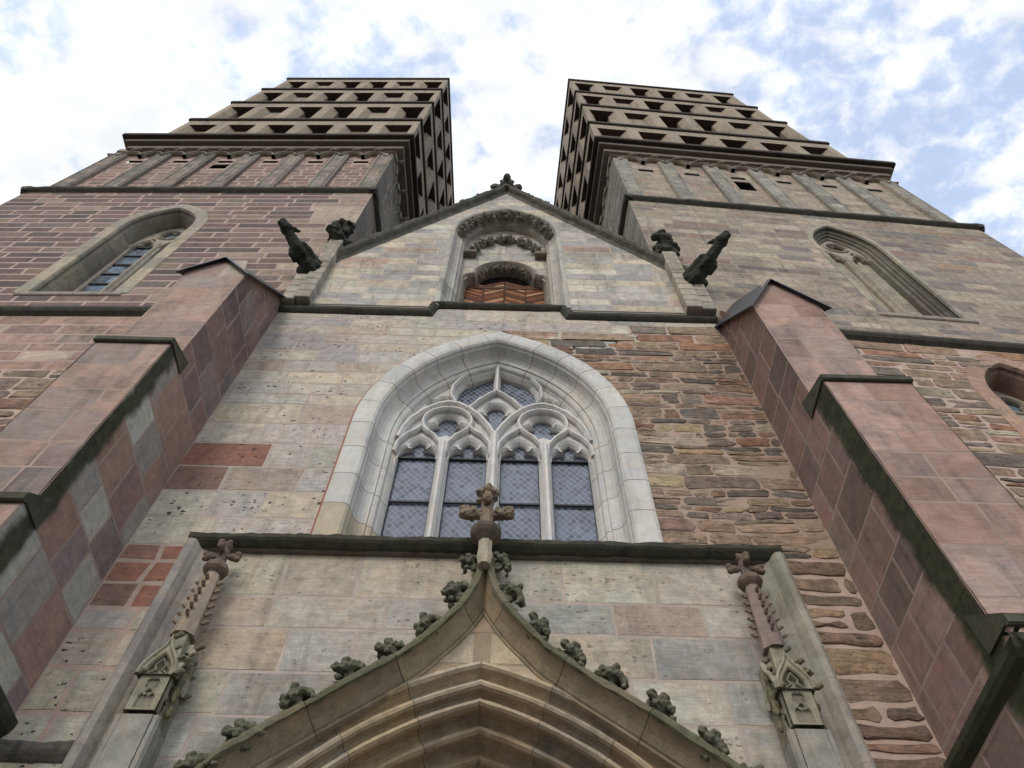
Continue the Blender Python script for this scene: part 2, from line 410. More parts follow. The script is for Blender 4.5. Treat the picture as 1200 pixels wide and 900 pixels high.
# ------------------------------------------------------------------ materials
def mat_new(name):
    m = bpy.data.materials.new(name); m.use_nodes = True; t = m.node_tree; t.nodes.clear()
    o = N(t, 'ShaderNodeOutputMaterial'); p = N(t, 'ShaderNodeBsdfPrincipled'); t.links.new(p.outputs[0], o.inputs[0])
    p.inputs['Specular IOR Level'].default_value = .25; p.inputs['Roughness'].default_value = .9
    return m, t, p
def noise_n(t, vec, scale, detail=6, rough=.6, dist=0.0):
    n = N(t, 'ShaderNodeTexNoise'); n.inputs['Scale'].default_value = scale; n.inputs['Detail'].default_value = detail; n.inputs['Roughness'].default_value = rough; n.inputs['Distortion'].default_value = dist
    t.links.new(vec, n.inputs['Vector']); return n.outputs['Fac']
def rng_n(t, v, a, b, c, d, smooth=False):
    n = N(t, 'ShaderNodeMapRange'); n.inputs['From Min'].default_value = a; n.inputs['From Max'].default_value = b; n.inputs['To Min'].default_value = c; n.inputs['To Max'].default_value = d
    if smooth: n.interpolation_type = 'SMOOTHSTEP'
    t.links.new(v, n.inputs[0]); return n.outputs[0]
def math_n(t, op, a, b):
    n = N(t, 'ShaderNodeMath', operation=op)
    for i, x in enumerate((a, b)):
        if isinstance(x, (int, float)): n.inputs[i].default_value = x
        else: t.links.new(x, n.inputs[i])
    return n.outputs[0]
def mulc(t, col, fac):
    n = N(t, 'ShaderNodeVectorMath', operation='SCALE'); t.links.new(col, n.inputs[0]); t.links.new(fac, n.inputs['Scale']); return n.outputs[0]
def mixc(t, fac, a, b):
    n = N(t, 'ShaderNodeMix', data_type='RGBA')
    if isinstance(fac, (int, float)): n.inputs[0].default_value = fac
    else: t.links.new(fac, n.inputs[0])
    for i, x in ((6, a), (7, b)):
        if isinstance(x, tuple): n.inputs[i].default_value = (*x, 1)
        else: t.links.new(x, n.inputs[i])
    return n.outputs[2]
def moss_over(t, V, col, mossband):
    y0, y1, z0, z1 = mossband
    sx = N(t, 'ShaderNodeSeparateXYZ'); t.links.new(V, sx.inputs[0])
    w = math_n(t, 'ADD', sx.outputs['Y'], rng_n(t, noise_n(t, V, 2.2, 5, .6), .3, .7, -.07, .07))
    inb = math_n(t, 'MULTIPLY', rng_n(t, w, y1 - .02, y1 + .14, 1, 0, True), rng_n(t, sx.outputs['Z'], z1, z1 + .1, 1, 0))
    inb = math_n(t, 'MULTIPLY', inb, rng_n(t, w, y0 - .1, y0 + .06, 0.0, 1, True))
    mc = mixc(t, rng_n(t, noise_n(t, V, 6, 6, .7), .35, .65, 0, 1), (.016, .017, .011), (.045, .052, .022))
    col = mixc(t, math_n(t, 'MULTIPLY', inb, .95), col, mc)
    return col
def stone_mat(name, pits=0.0, soot=.35, mott=.25, bump=.35, grain=34.0, bed=0.0, green=0.0, sootcol=(.035, .033, .03), streak=.25, mossband=None, warm=.2, desat=0.0, hue=None):
    m, t, p = mat_new(name)
    tcn = N(t, 'ShaderNodeTexCoord'); V = tcn.outputs['Object']
    at = N(t, 'ShaderNodeAttribute', attribute_name='tint'); col = at.outputs['Color']
    if desat:
        hs = N(t, 'ShaderNodeHueSaturation'); hs.inputs['Saturation'].default_value = 1 - desat; t.links.new(col, hs.inputs['Color']); col = hs.outputs[0]
    if hue:
        hv = N(t, 'ShaderNodeVectorMath', operation='MULTIPLY'); t.links.new(col, hv.inputs[0]); hv.inputs[1].default_value = hue; col = hv.outputs[0]
    f1 = noise_n(t, V, 5.0, 8, .65, .4); f2 = noise_n(t, V, grain, 4, .7)
    col = mulc(t, col, rng_n(t, f1, .3, .7, 1 - mott, 1 + mott))
    col = mulc(t, col, rng_n(t, f2, .3, .7, .9, 1.1))
    fw = noise_n(t, V, 1.7, 5, .6, .3)
    wf = rng_n(t, fw, .5, .75, 0, warm, True); wc = N(t, 'ShaderNodeVectorMath', operation='MULTIPLY'); t.links.new(col, wc.inputs[0]); wc.inputs[1].default_value = (1.18, .95, .68)
    col = mixc(t, wf, col, wc.outputs[0])
    fh = noise_n(t, V, 2.6, 5, .6, .6); fh2 = noise_n(t, V, 3.7, 4, .55, .4)
    for f_, c_ in ((fh, (1.06, .99, .94)), (fh2, (.95, .985, 1.03))):
        hc = N(t, 'ShaderNodeVectorMath', operation='MULTIPLY'); t.links.new(col, hc.inputs[0]); hc.inputs[1].default_value = c_
        col = mixc(t, rng_n(t, f_, .48, .66, 0, .9, True), col, hc.outputs[0])
    if bed > 0:   # bedding streaks inside the stone
        mpb = N(t, 'ShaderNodeMapping'); mpb.inputs['Scale'].default_value = (1.2, 1.2, 14.0); t.links.new(V, mpb.inputs[0])
        fb = noise_n(t, mpb.outputs[0], 2.0, 5, .65, .6); col = mulc(t, col, rng_n(t, fb, .32, .68, 1 - bed, 1 + bed))
    # weather stains: rain streaks and patches of soot
    mps = N(t, 'ShaderNodeMapping'); mps.inputs['Scale'].default_value = (2.6, 2.6, .3); t.links.new(V, mps.inputs[0])
    fs = noise_n(t, mps.outputs[0], 1.6, 6, .65, .3); fl = noise_n(t, V, .55, 5, .6, .5)
    s1 = rng_n(t, fs, .5, .75, 0, streak, True); s2 = rng_n(t, fl, .5, .72, 0, soot, True)
    sf = math_n(t, 'MINIMUM', math_n(t, 'ADD', s1, s2), .85)
    col = mixc(t, sf, col, sootcol)
    hgt = math_n(t, 'ADD', math_n(t, 'MULTIPLY', f2, .35), math_n(t, 'MULTIPLY', f1, .9))
    if pits > 0:
        vo = N(t, 'ShaderNodeTexVoronoi'); vo.inputs['Scale'].default_value = 8.5; mpv = N(t, 'ShaderNodeMapping'); mpv.inputs['Scale'].default_value = (1, 1, 1.9); t.links.new(V, mpv.inputs[0])
        dn = N(t, 'ShaderNodeVectorMath', operation='MULTIPLY_ADD'); nz = N(t, 'ShaderNodeTexNoise'); nz.inputs['Scale'].default_value = 16; t.links.new(V, nz.inputs['Vector'])
        t.links.new(nz.outputs['Color'], dn.inputs[0]); dn.inputs[1].default_value = (.16, .16, .16); t.links.new(mpv.outputs[0], dn.inputs[2]); t.links.new(dn.outputs[0], vo.inputs['Vector'])
        pk = rng_n(t, noise_n(t, V, 1.3, 4, .6), .36, .62, .05, .46)      # pit size varies by area
        sp = N(t, 'ShaderNodeSeparateColor'); t.links.new(vo.outputs['Color'], sp.inputs[0])
        thr = math_n(t, 'MULTIPLY', pk, rng_n(t, sp.outputs[0], .25, 1.0, 0.0, 1.0))
        pm = rng_n(t, math_n(t, 'SUBTRACT', thr, vo.outputs['Distance']), 0.0, .05, 0, 1, True)
        col = mixc(t, math_n(t, 'MULTIPLY', pm, pits), col, (.03, .027, .024))
        hgt = math_n(t, 'SUBTRACT', hgt, math_n(t, 'MULTIPLY', pm, 1.6))
    if green > 0:
        fg = noise_n(t, V, 2.4, 7, .7, .4); col = mixc(t, rng_n(t, fg, .42, .68, 0, green, True), col, (.045, .052, .026))
    if mossband: col = moss_over(t, V, col, mossband)
    t.links.new(col, p.inputs['Base Color'])
    b = N(t, 'ShaderNodeBump'); b.inputs['Strength'].default_value = bump; b.inputs['Distance'].default_value = .03
    t.links.new(hgt, b.inputs['Height']); t.links.new(b.outputs[0], p.inputs['Normal'])
    return m
def mortar_mat(name='lime_mortar', mossband=None):
    m, t, p = mat_new(name); tcn = N(t, 'ShaderNodeTexCoord'); V = tcn.outputs['Object']
    at = N(t, 'ShaderNodeAttribute', attribute_name='tint'); f1 = noise_n(t, V, 3.0, 8, .7); f2 = noise_n(t, V, 60, 3, .7)
    col = mulc(t, mulc(t, at.outputs['Color'], rng_n(t, f1, .3, .7, .78, 1.16)), rng_n(t, f2, .3, .7, .82, 1.15))
    col = mixc(t, rng_n(t, noise_n(t, V, .6, 5, .6), .52, .75, 0, .4, True), col, (.06, .055, .05))
    if mossband: col = moss_over(t, V, col, mossband)
    t.links.new(col, p.inputs['Base Color']); b = N(t, 'ShaderNodeBump'); b.inputs['Strength'].default_value = .5; b.inputs['Distance'].default_value = .02
    t.links.new(f2, b.inputs['Height']); t.links.new(b.outputs[0], p.inputs['Normal']); return m
def plain_mat(name, col, rough=.6, metal=0.0, var=.2, scale=4.0, spec=.4):
    m, t, p = mat_new(name); V = N(t, 'ShaderNodeTexCoord').outputs['Object']; c = N(t, 'ShaderNodeRGB'); c.outputs[0].default_value = (*col, 1)
    f = noise_n(t, V, scale, 7, .65, .2); t.links.new(mulc(t, c.outputs[0], rng_n(t, f, .3, .7, 1 - var, 1 + var)), p.inputs['Base Color'])
    t.links.new(rng_n(t, f, .3, .7, rough - .1, min(1, rough + .12)), p.inputs['Roughness']); p.inputs['Metallic'].default_value = metal; p.inputs['Specular IOR Level'].default_value = spec
    b = N(t, 'ShaderNodeBump'); b.inputs['Strength'].default_value = .2; b.inputs['Distance'].default_value = .02; t.links.new(noise_n(t, V, scale * 6, 4), b.inputs['Height']); t.links.new(b.outputs[0], p.inputs['Normal'])
    return m
def glass_mat(name, pitch, diamond=True, base=(.085, .10, .135), lead=(.36, .37, .39), lw=.09):
    m, t, p = mat_new(name); V0 = N(t, 'ShaderNodeTexCoord').outputs['Object']; nw = N(t, 'ShaderNodeTexNoise'); nw.inputs['Scale'].default_value = 2.3; t.links.new(V0, nw.inputs['Vector'])
    vw = N(t, 'ShaderNodeVectorMath', operation='MULTIPLY_ADD'); t.links.new(nw.outputs['Color'], vw.inputs[0]); vw.inputs[1].default_value = (.07, .07, .07); t.links.new(V0, vw.inputs[2]); V = vw.outputs[0]
    s = N(t, 'ShaderNodeSeparateXYZ'); t.links.new(V, s.inputs[0])
    if diamond:
        x = math_n(t, 'MULTIPLY', s.outputs['X'], 1.25); a = math_n(t, 'ADD', x, s.outputs['Z']); b = math_n(t, 'SUBTRACT', x, s.outputs['Z'])
    else: a, b = s.outputs['X'], s.outputs['Z']
    ls = []
    ids = []
    for q in (a, b):
        d = math_n(t, 'DIVIDE', q, pitch); fr = math_n(t, 'ABSOLUTE', math_n(t, 'SUBTRACT', math_n(t, 'FRACT', d, 0), .5), 0)
        ls.append(rng_n(t, fr, .5 - lw, .5 - lw * .5, 0, 1)); ids.append(math_n(t, 'FLOOR', math_n(t, 'ADD', d, .0), 0))
    L = math_n(t, 'MAXIMUM', ls[0], ls[1])
    wn = N(t, 'ShaderNodeTexWhiteNoise', noise_dimensions='2D'); cx = N(t, 'ShaderNodeCombineXYZ'); t.links.new(ids[0], cx.inputs[0]); t.links.new(ids[1], cx.inputs[1]); t.links.new(cx.outputs[0], wn.inputs['Vector'])
    c = N(t, 'ShaderNodeRGB'); c.outputs[0].default_value = (*base, 1); gc = mulc(t, c.outputs[0], rng_n(t, wn.outputs['Value'], 0, 1, .6, 1.45))
    gc = mulc(t, gc, rng_n(t, noise_n(t, V, .9, 4), .3, .7, .7, 1.3))
    t.links.new(mixc(t, L, gc, lead), p.inputs['Base Color']); t.links.new(rng_n(t, L, 0, 1, .12, .6), p.inputs['Roughness']); p.inputs['Specular IOR Level'].default_value = .6
    # each pane sits at its own slight tilt
    b = N(t, 'ShaderNodeBump'); b.inputs['Strength'].default_value = .35; b.inputs['Distance'].default_value = .015; t.links.new(math_n(t, 'ADD', math_n(t, 'MULTIPLY', L, .6), noise_n(t, V, 7, 2)), b.inputs['Height']); t.links.new(b.outputs[0], p.inputs['Normal'])
    return m
MORT = mortar_mat()
M_ASH = stone_mat('pitted_grey_ashlar', pits=.95, soot=.2, mott=.26, bed=.16, bump=.55, streak=.28, hue=(1.04, 1.0, .945))
M_RUB = stone_mat('rubble_sandstone', pits=.6, soot=.4, mott=.42, bed=.34, bump=1.0, grain=26, streak=.2, hue=(1.02, .97, .86))
M_RED = stone_mat('dressed_red_sandstone', pits=.15, soot=.42, mott=.2, bed=.12, bump=.3, grain=60, streak=.4, warm=.15, desat=.22, hue=(1.03, 1.03, .97))
M_TWL = stone_mat('tower_red_ashlar', soot=.34, mott=.3, bed=.16, streak=.45, warm=.15, desat=.15, hue=(1.02, 1.03, .97))
M_TWR = stone_mat('tower_brown_ashlar', soot=.42, mott=.32, bed=.24, streak=.5, warm=.2)
M_PALE = stone_mat('gable_pale_ashlar', pits=.35, soot=.45, mott=.26, bed=.12, streak=.4, warm=.1, hue=(1.04, 1.0, .935))
M_NEW = stone_mat('new_limestone', soot=.2, mott=.12, bump=.2, grain=70, streak=.36, warm=.1, sootcol=(.12, .115, .11))
M_DARK = stone_mat('weathered_dark_stone', soot=.5, mott=.4, bump=.5, green=.45, streak=.4, sootcol=(.012, .012, .011))
M_LEAF = stone_mat('mossy_carved_stone', soot=.35, mott=.35, bump=.5, green=.6, grain=50, sootcol=(.014, .014, .012))
M_CARV = stone_mat('carved_beige_stone', soot=.24, mott=.24, bump=.35, green=.1, streak=.32)
M_BELF = stone_mat('belfry_stone', soot=.28, mott=.18, bump=.2, streak=.5, warm=.15, sootcol=(.05, .045, .04))
M_GLASS = glass_mat('leaded_glass', .165, lead=(.27, .285, .31), lw=.05)
M_GLASS2 = glass_mat('tower_leaded_glass', .22, False, base=(.13, .17, .22), lead=(.05, .05, .055), lw=.07)
M_IRON = plain_mat('dark_iron', (.03, .032, .036), .5, .3)
M_ZINC = plain_mat('weathered_sheet_metal', (.055, .058, .065), .45, .6, .3)
M_SLATE = plain_mat('roof_slate', (.05, .052, .058), .7, 0, .3, 3)
M_VOID = plain_mat('dark_interior', (.012, .011, .010), .9)
M_TIMB = plain_mat('dark_timber', (.07, .042, .028), .8, 0, .35, 5)

# ------------------------------------------------------------------ ground
def ground():
    m, t, p = mat_new('cobbled_square'); V = N(t, 'ShaderNodeTexCoord').outputs['Object']
    vo = N(t, 'ShaderNodeTexVoronoi', feature='DISTANCE_TO_EDGE'); vo.inputs['Scale'].default_value = 8; t.links.new(V, vo.inputs['Vector'])
    v2 = N(t, 'ShaderNodeTexVoronoi'); v2.inputs['Scale'].default_value = 8; t.links.new(V, v2.inputs['Vector']); s = N(t, 'ShaderNodeSeparateColor'); t.links.new(v2.outputs['Color'], s.inputs[0])
    e = rng_n(t, vo.outputs['Distance'], .02, .08, 0, 1, True)
    c = N(t, 'ShaderNodeRGB'); c.outputs[0].default_value = (.26, .245, .225, 1)
    t.links.new(mixc(t, e, (.09, .08, .07), mulc(t, mulc(t, c.outputs[0], rng_n(t, s.outputs[0], 0, 1, .7, 1.2)), rng_n(t, noise_n(t, V, .3, 6), .3, .7, .8, 1.15))), p.inputs['Base Color'])
    b = N(t, 'ShaderNodeBump'); b.inputs['Distance'].default_value = .03; t.links.new(e, b.inputs['Height']); t.links.new(b.outputs[0], p.inputs['Normal'])
    mb = MB(); mb.add([(-600, -600, 0), (600, -600, 0), (600, 600, 0), (-600, 600, 0)], [(0, 1, 2, 3)])
    tag(mb.build('ground', m), 'grey cobbled square in front of the church', 'ground', kind='structure')
ground()

# ------------------------------------------------------------------ church front
CX = 0.12
GREY = pal(((176, 170, 159), 3), ((160, 157, 153), 3), ((166, 161, 148), 2), ((143, 142, 144), 1.4), ((182, 171, 152), 1), ((152, 138, 127), .6))
REDS = pal(((140, 94, 82), 3), ((152, 106, 90), 2), ((116, 84, 78), 1), ((146, 120, 108), 1.4), ((114, 108, 103), 1), k=.4)
def P_FRONT(a, b, r):
    e = max(0, 1 - (a + 5.36) / (1.0 if b > 14.2 else 1.5)); 
    if r.random() < (.62 * e if b < 13 else .38 * e): return REDS(a, b, r)
    return REDS(a, b, r) if r.random() < .012 else GREY(a, b, r)
P_RUB = pal(((142, 124, 110), 3), ((128, 112, 100), 2.5), ((114, 105, 100), 2.4), ((98, 93, 91), 2), ((140, 106, 88), .9), ((152, 136, 112), 1.3), ((80, 77, 76), 1.3), ((156, 148, 136), 1), ((152, 120, 110), .8), ((118, 92, 80), 1), ((110, 93, 90), 1), j=.1, k=.8)
P_RUBLO = pal(((120, 96, 88), 2), ((106, 88, 84), 2), ((96, 90, 86), 2), ((140, 110, 92), 1.2), ((156, 136, 114), 1.4), ((84, 78, 74), 1), ((150, 126, 108), 1), j=.1, k=.45)
MO_PINK = lin((176, 154, 140)); MO_GREY = lin((170, 157, 146)); MO_RED = lin((152, 132, 120))
WIN = Arch(CX, 2.72, 13.8, 3.86, 10.3)
church = thing('church', 'gabled stone church front with large tracery window between two tall towers', 'church', (CX, 8.0, 0))
mb = MB(); f8 = FY(8.0)
def tooth(z):
    h = random.Random(int(z / .36)).uniform(-.5, .5)
    return 5.52 if z > 18.05 else (3.3 + h * 2.6 if z > 17.1 else 2.1)
hw = WIN.hole(-.03)
eds = [10.2]; _r = random.Random(5)
while eds[-1] < 18.4: eds.append(eds[-1] + _r.uniform(.52, .72) * (1.0 if eds[-1] < 14 else .72))
eds[-1] = 18.95
def tooth_e(z):      # constant over each ashlar course, so both sides meet
    i = max(k for k in range(len(eds)) if eds[k] <= z + 1e-6 or k == 0); return tooth((eds[i] + eds[min(i + 1, len(eds) - 1)]) / 2)
masonry(mb, f8, 10.2, 18.95, lambda z: (-5.37, tooth_e(z)), [hw], lng=(.7, 1.75), pal=P_FRONT, mortar=MO_GREY, gap=.03, relief=.004, jit=.014, seed=11, edges=eds)
mbR = MB()
def rub_base(z):
    l = tooth_e(z); return (l, 5.56) if l < 5.4 else None
for i in range(len(eds) - 1):
    l = tooth_e((eds[i] + eds[i + 1]) / 2)
    if l < 5.4 and eds[i] >= 17.0:
        masonry(mb, f8, eds[i], eds[i + 1], const(l, 5.56), [hw], hgt=(.2, .34), lng=(.4, .9), pal=P_RUB, mortar=MO_PINK, gap=.045, relief=.02, jit=.014, style='rubble', seed=40 + i, smat=2)
zt = next(e for e in eds if e >= 17.0)
masonry(mb, f8, 10.2, zt, lambda z: (2.1, 5.56), [hw], hgt=(.15, .40), lng=(.24, .85), pal=P_RUB, mortar=lin((158, 138, 122)), gap=.028, relief=.014, jit=.022, style='rubble', seed=12, wob=.1, split=.28, smat=2)
# strips beside the portal frame
masonry(mb, f8, 0, 10.2, const(-5.37, -4.4), (), hgt=(.4, .7), lng=(.4, .9), pal=lambda a, b, r: (REDS if b > 8.9 else GREY)(a, b, r) if r.random() < .85 else GREY(a, b, r), mortar=MO_PINK, gap=.05, relief=.006, jit=.016, seed=13)
masonry(mb, f8, 0, 10.2, const(4.58, 5.56), (), hgt=(.22, .55), lng=(.45, 1.0), pal=P_RUBLO, mortar=MO_PINK, gap=.075, relief=.02, jit=.03, style='rubble', seed=14, wob=.05, split=.2, smat=2)
front = mb.build('front_wall', [M_ASH, MORT, M_RUB], church)
# recessed panel behind the portal gable, under the cornice
POR = Arch(CX, 3.2, 4.4, 3.71, 0.0)
class CircArch:      # depressed pointed head, dying into plumb jambs
    c = CX; z0 = 0.0
    R0, k0, zc = 5.21, 1.375, 3.08
    def half(s, z, d=0.0):
        q = (s.R0 + d) ** 2 - (z - s.zc) ** 2
        w = (math.sqrt(q) - s.k0) if q > s.k0 ** 2 else 0.0
        return min(w, 2.95 + d)
    def hole(s, d=0.0):
        def f(z):
            w = s.half(z, d); return (s.c - w, s.c + w) if w > .02 else None
        return f
    def path(s, d=0.0):
        Rr = s.R0 + d; top = s.zc + math.sqrt(Rr * Rr - s.k0 ** 2); L = []
        zb = s.zc + math.sqrt(Rr * Rr - (2.95 + d + s.k0) ** 2)
        L.append((s.c - 2.95 - d, 0.0)); n = 26
        a0 = math.acos((2.95 + d + s.k0) / Rr); a1 = math.acos(s.k0 / Rr)
        for i in range(n + 1):
            a = a0 + (a1 - a0) * i / n; L.append((s.c + s.k0 - Rr * math.cos(a), s.zc + Rr * math.sin(a)))
        return L + [(2 * s.c - x, z) for x, z in L[-2::-1]]
CA = CircArch()
OG = [(9.95, .0), (9.62, .045), (9.12, .16), (8.66, .41), (8.28, .72), (8.10, .87), (7.92, 1.08), (7.63, 1.46), (7.36, 1.83), (7.02, 2.27), (6.77, 2.58), (6.5, 2.87), (6.1, 3.12), (5.6, 3.3), (4.9, 3.4), (4.2, 3.42)]
def og_half(z, d=0.0):
    if z >= OG[0][0]: return 0.0
    for (za, wa), (zb, wb) in zip(OG, OG[1:]):
        if zb <= z <= za: return wa + (wb - wa) * (za - z) / (za - zb) + d
    return OG[-1][1] + d
def og_hole(z):
    w = og_half(z); return (CX - w - .02, CX + w + .02) if w > .03 else None
PANEL = pal(((164, 158, 148), 3), ((150, 148, 145), 3), ((158, 152, 136), 2), ((136, 136, 136), 1.5), ((172, 156, 132), .9), ((152, 132, 118), .6))
mb = MB(); f81 = FY(8.1)
masonry(mb, f81, 0, 10.2, const(-4.3, 4.5), [lambda z: og_hole(z) if z > 4.2 else CA.hole(.1)(z)], hgt=(.56, .8), lng=(.8, 1.9), pal=PANEL, mortar=lin((166, 153, 142)), gap=.026, relief=.004, jit=.011, seed=21)
M_PAN = stone_mat('panel_ashlar', pits=.5, soot=.28, mott=.26, bed=.14, bump=.45, streak=.36, hue=(1.03, 1.0, .94))
mb.build('panel_wall', [M_PAN, MORT], church)
# gable
def rake(z, d=0.0):
    if z < 21.5: return (-4.97, 5.2)
    w = (29.35 - z) / 1.53; return (CX + .02 - w, CX + .02 + w)
NICHE = Arch(CX + .06, 1.64, 24.85, 2.35, 18.9)
PGAB = pal(((178, 174, 164), 3), ((162, 160, 156), 3), ((144, 143, 144), 2), ((178, 170, 152), 1.2), ((160, 148, 136), .5), ((152, 130, 120), .2), k=.85)
mb = MB(); f8 = FY(7.93)
masonry(mb, f8, 18.95, 29.2, lambda z: rake(z) if z < 29.3 else None, [NICHE.hole(-.02)], hgt=(.36, .54), lng=(.8, 1.7), pal=PGAB, mortar=lin((172, 160, 144)), gap=.022, relief=.003, jit=.009, seed=31)
# solid back of the gable
mb.prism([(x, 7.95, z) for x, z in ((-5.0, 18.9), (-5.0, 21.4), (CX, 29.2), (5.2, 21.4), (5.2, 18.9), (1.95, 18.9), (1.95, 24.9), (.95, 27.35), (-.7, 27.35), (-1.65, 24.9), (-1.65, 18.9))], (0, .9, 0), lin((150, 145, 135)), 1)
mb.build('gable_wall', [M_PALE, MORT], church)
# nave body and roof behind
mb = MB(); mb.box(-5.3, 5.5, 9.0, 34, 0, 18.9, lin((140, 128, 115)))
mb.build('nave_wall', [M_PALE], church)
mb = MB(); mb.prism([(-5.6, 9.0, 19.0), (CX, 9.0, 28.4), (5.8, 9.0, 19.0)], (0, 25, 0)); mb.build('roof', M_SLATE, church)
# gable coping with its outer drip
mb = MB(); DK = lin((92, 88, 80)); 
rk = [(-5.06, 21.35), (CX + .02, 29.3), (5.29, 21.35)]
sweep(mb, FY(7.93), rk, [(-.16, .5), (-.2, .0), (-.2, -.22), (-.1, -.26), (-.02, -.2), (.03, -.06), (.16, .004)], DK, 0, .12, rough=.03, joints=1.3, jt=lin((70, 66, 60)), seed=3)
mb.build('gable_coping', M_DARK, church)
f8 = FY(8.0)
# string course at the foot of the gable, raised under the niche
def moulding(path, proj, h, tint, seed=1, joints=1.4, fr=FY(8.0), back=.0):
    m = MB(); sweep(m, fr, path, [(-h * .55, back), (-h * .55, -proj * .75), (-h * .4, -proj), (-h * .05, -proj), (h * .12, -proj * .8), (h * .35, -proj * .35), (h * .45, back)], tint, 0, .09, rough=.022, joints=joints, jt=tuple(v * .6 for v in tint), seed=seed); return m
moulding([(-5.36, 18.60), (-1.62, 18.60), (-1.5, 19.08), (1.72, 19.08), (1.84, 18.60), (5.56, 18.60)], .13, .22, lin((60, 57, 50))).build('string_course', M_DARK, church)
# cornice over the portal panel
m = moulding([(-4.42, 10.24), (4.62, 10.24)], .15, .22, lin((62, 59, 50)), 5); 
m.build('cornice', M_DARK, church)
mb = MB(); pf = [(-.02, .02), (0, -.12), (.05, -.15), (.13, -.13), (.19, -.05), (.22, .0), (.3, .055), (.42, .085), (.5, .112)]
sweep(mb, f8, [(-4.42, 0), (-4.42, 10.2)], pf, joints=1.1, pal=pal(((128, 122, 114), 2), ((146, 140, 130), 2), ((108, 104, 100), 1)), seed=8)
sweep(mb, f8, [(4.62, 10.2), (4.62, 0)], pf, joints=1.1, pal=pal(((150, 144, 132), 2), ((138, 132, 120), 2), ((124, 118, 110), 1)), seed=9)
mb.box(-4.4, 4.6, 8.0, 8.1, 10.14, 10.24, lin((110, 104, 96)))
mb.build('panel_frame', M_CARV, church)
# lower base string on the left strip
moulding([(-5.36, 6.75), (-4.42, 6.75)], .09, .24, lin((100, 92, 84)), 6).build('base_string', M_DARK, church)

# ---------------------------------------------------------------- the large window
mb = MB()
PNEW = pal(((188, 185, 178), 3), ((180, 178, 173), 3), ((194, 190, 181), 1.5), ((172, 170, 165), .8), j=.03)
def P_SUR(a, b, r): return pal(((170, 160, 138), 1), ((162, 154, 136), 1))(a, b, r) if b < 10.9 else PNEW(a, b, r)
prof = [(-.015, .03), (-.01, -.045), (.05, -.07), (.3, -.07), (.38, -.05), (.42, -.01), (.43, .05), (.455, .09), (.45, .14), (.465, .22), (.5, .30), (.56, .355), (.63, .375), (.665, .37), (.67, .41), (.71, .42), (.75, .45), (.77, .5), (.77, .52), (.80, .55), (.83, .60), (.86, .66), (.86, .8)]
sweep(mb, f8, WIN.path(0, 24, 10.4), prof, joints=.82, jw=.018, jt=lin((120, 106, 96)), pal=P_SUR, step=.11, seed=61, cx=CX)
wsur = mb.build('window', M_NEW, church); wsur['label'] = 'large pointed window with pale new stone tracery'
win = wsur
# red joint round the surround
mb = MB(); sweep(mb, f8, WIN.path(.02, 24, 10.4)[:-1], [(-.04, .0), (-.035, -.006), (0.02, -.006), (.03, .01)], lin((150, 104, 90)), step=.2)
mb.build('pointing', MORT, church)
def light_hole(cx, hw, z0, zs, up=.55):
    """one light with a cusped, pointed trefoil head"""
    a = [(cx - hw, z0)] + [(cx - hw, z0 + (zs - z0) * i / 4) for i in range(1, 5)]
    lob = arc(cx - hw * .42, zs + .02, hw * .60, 195, 70, 7)        # side lobe
    lob = [(max(x, cx - hw - .06), z) for x, z in lob]
    top = [(cx - hw * .34, zs + up * .50), (cx - hw * .42, zs + up * .60), (cx - hw * .40, zs + up * .74), (cx - hw * .25, zs + up * .88), (cx, zs + up * 1.02)]
    lft = a + lob + top
    return lft + [(2 * cx - x, z) for x, z in lft[-2::-1]]
GY = 8.0; fw = FY(8.0); TX = .13
TD = .47   # tracery front depth
holes = []
for k in (-1.49, -.505, .505, 1.49): holes.append(light_hole(TX + k, .372, 10.2, 13.50, .52))
for s in (-1, 1): holes.append(foils(TX + s * .985, 14.50, .235, .215, 3, 90))
dr = [(0, 14.28), (-.12, 14.46), (-.2, 14.62)] + arc(-.2, 14.82, .185, 250, 70, 7) + [(-.17, 15.02)] + arc(0, 15.2, .2, 212, 90, 6)
holes.append([(TX + x, z) for x, z in dr] + [(TX - x, z) for x, z in dr[-2:0:-1]])
mo = [(-.085, 16.82), (-.085, 16.0), (-.22, 15.86), (-.40, 15.78), (-.47, 15.70)] + arc(-.64, 15.60, .17, 20, -60, 4) + [(-.66, 15.36)] + arc(-.82, 15.58, .17, 270, 110, 5) + [(-.86, 15.82), (-.84, 15.98), (-.74, 16.22), (-.56, 16.45), (-.32, 16.67)]
for s in (-1, 1): holes.append([(TX - s * x if s > 0 else TX + x, z) for x, z in mo])
sp = arc(-1.33, 15.36, .12, 250, 60, 5) + arc(-1.12, 15.50, .12, 200, 20, 5) + [(-.98, 15.40), (-1.1, 15.36), (-1.28, 15.2)]
for s in (-1, 1): holes.append([(TX - s * x if s > 0 else TX + x, z) for x, z in sp])
hal = 1.93
WT = Arch(TX, hal, 13.8, 3.86 - .78, 10.1)
outer = WT.path(0, 20)
mb = MB(); plate(mb, fw, outer, holes, TD + .11, .17, .085, lin((190, 187, 182)))
W_ = lin((194, 191, 186))
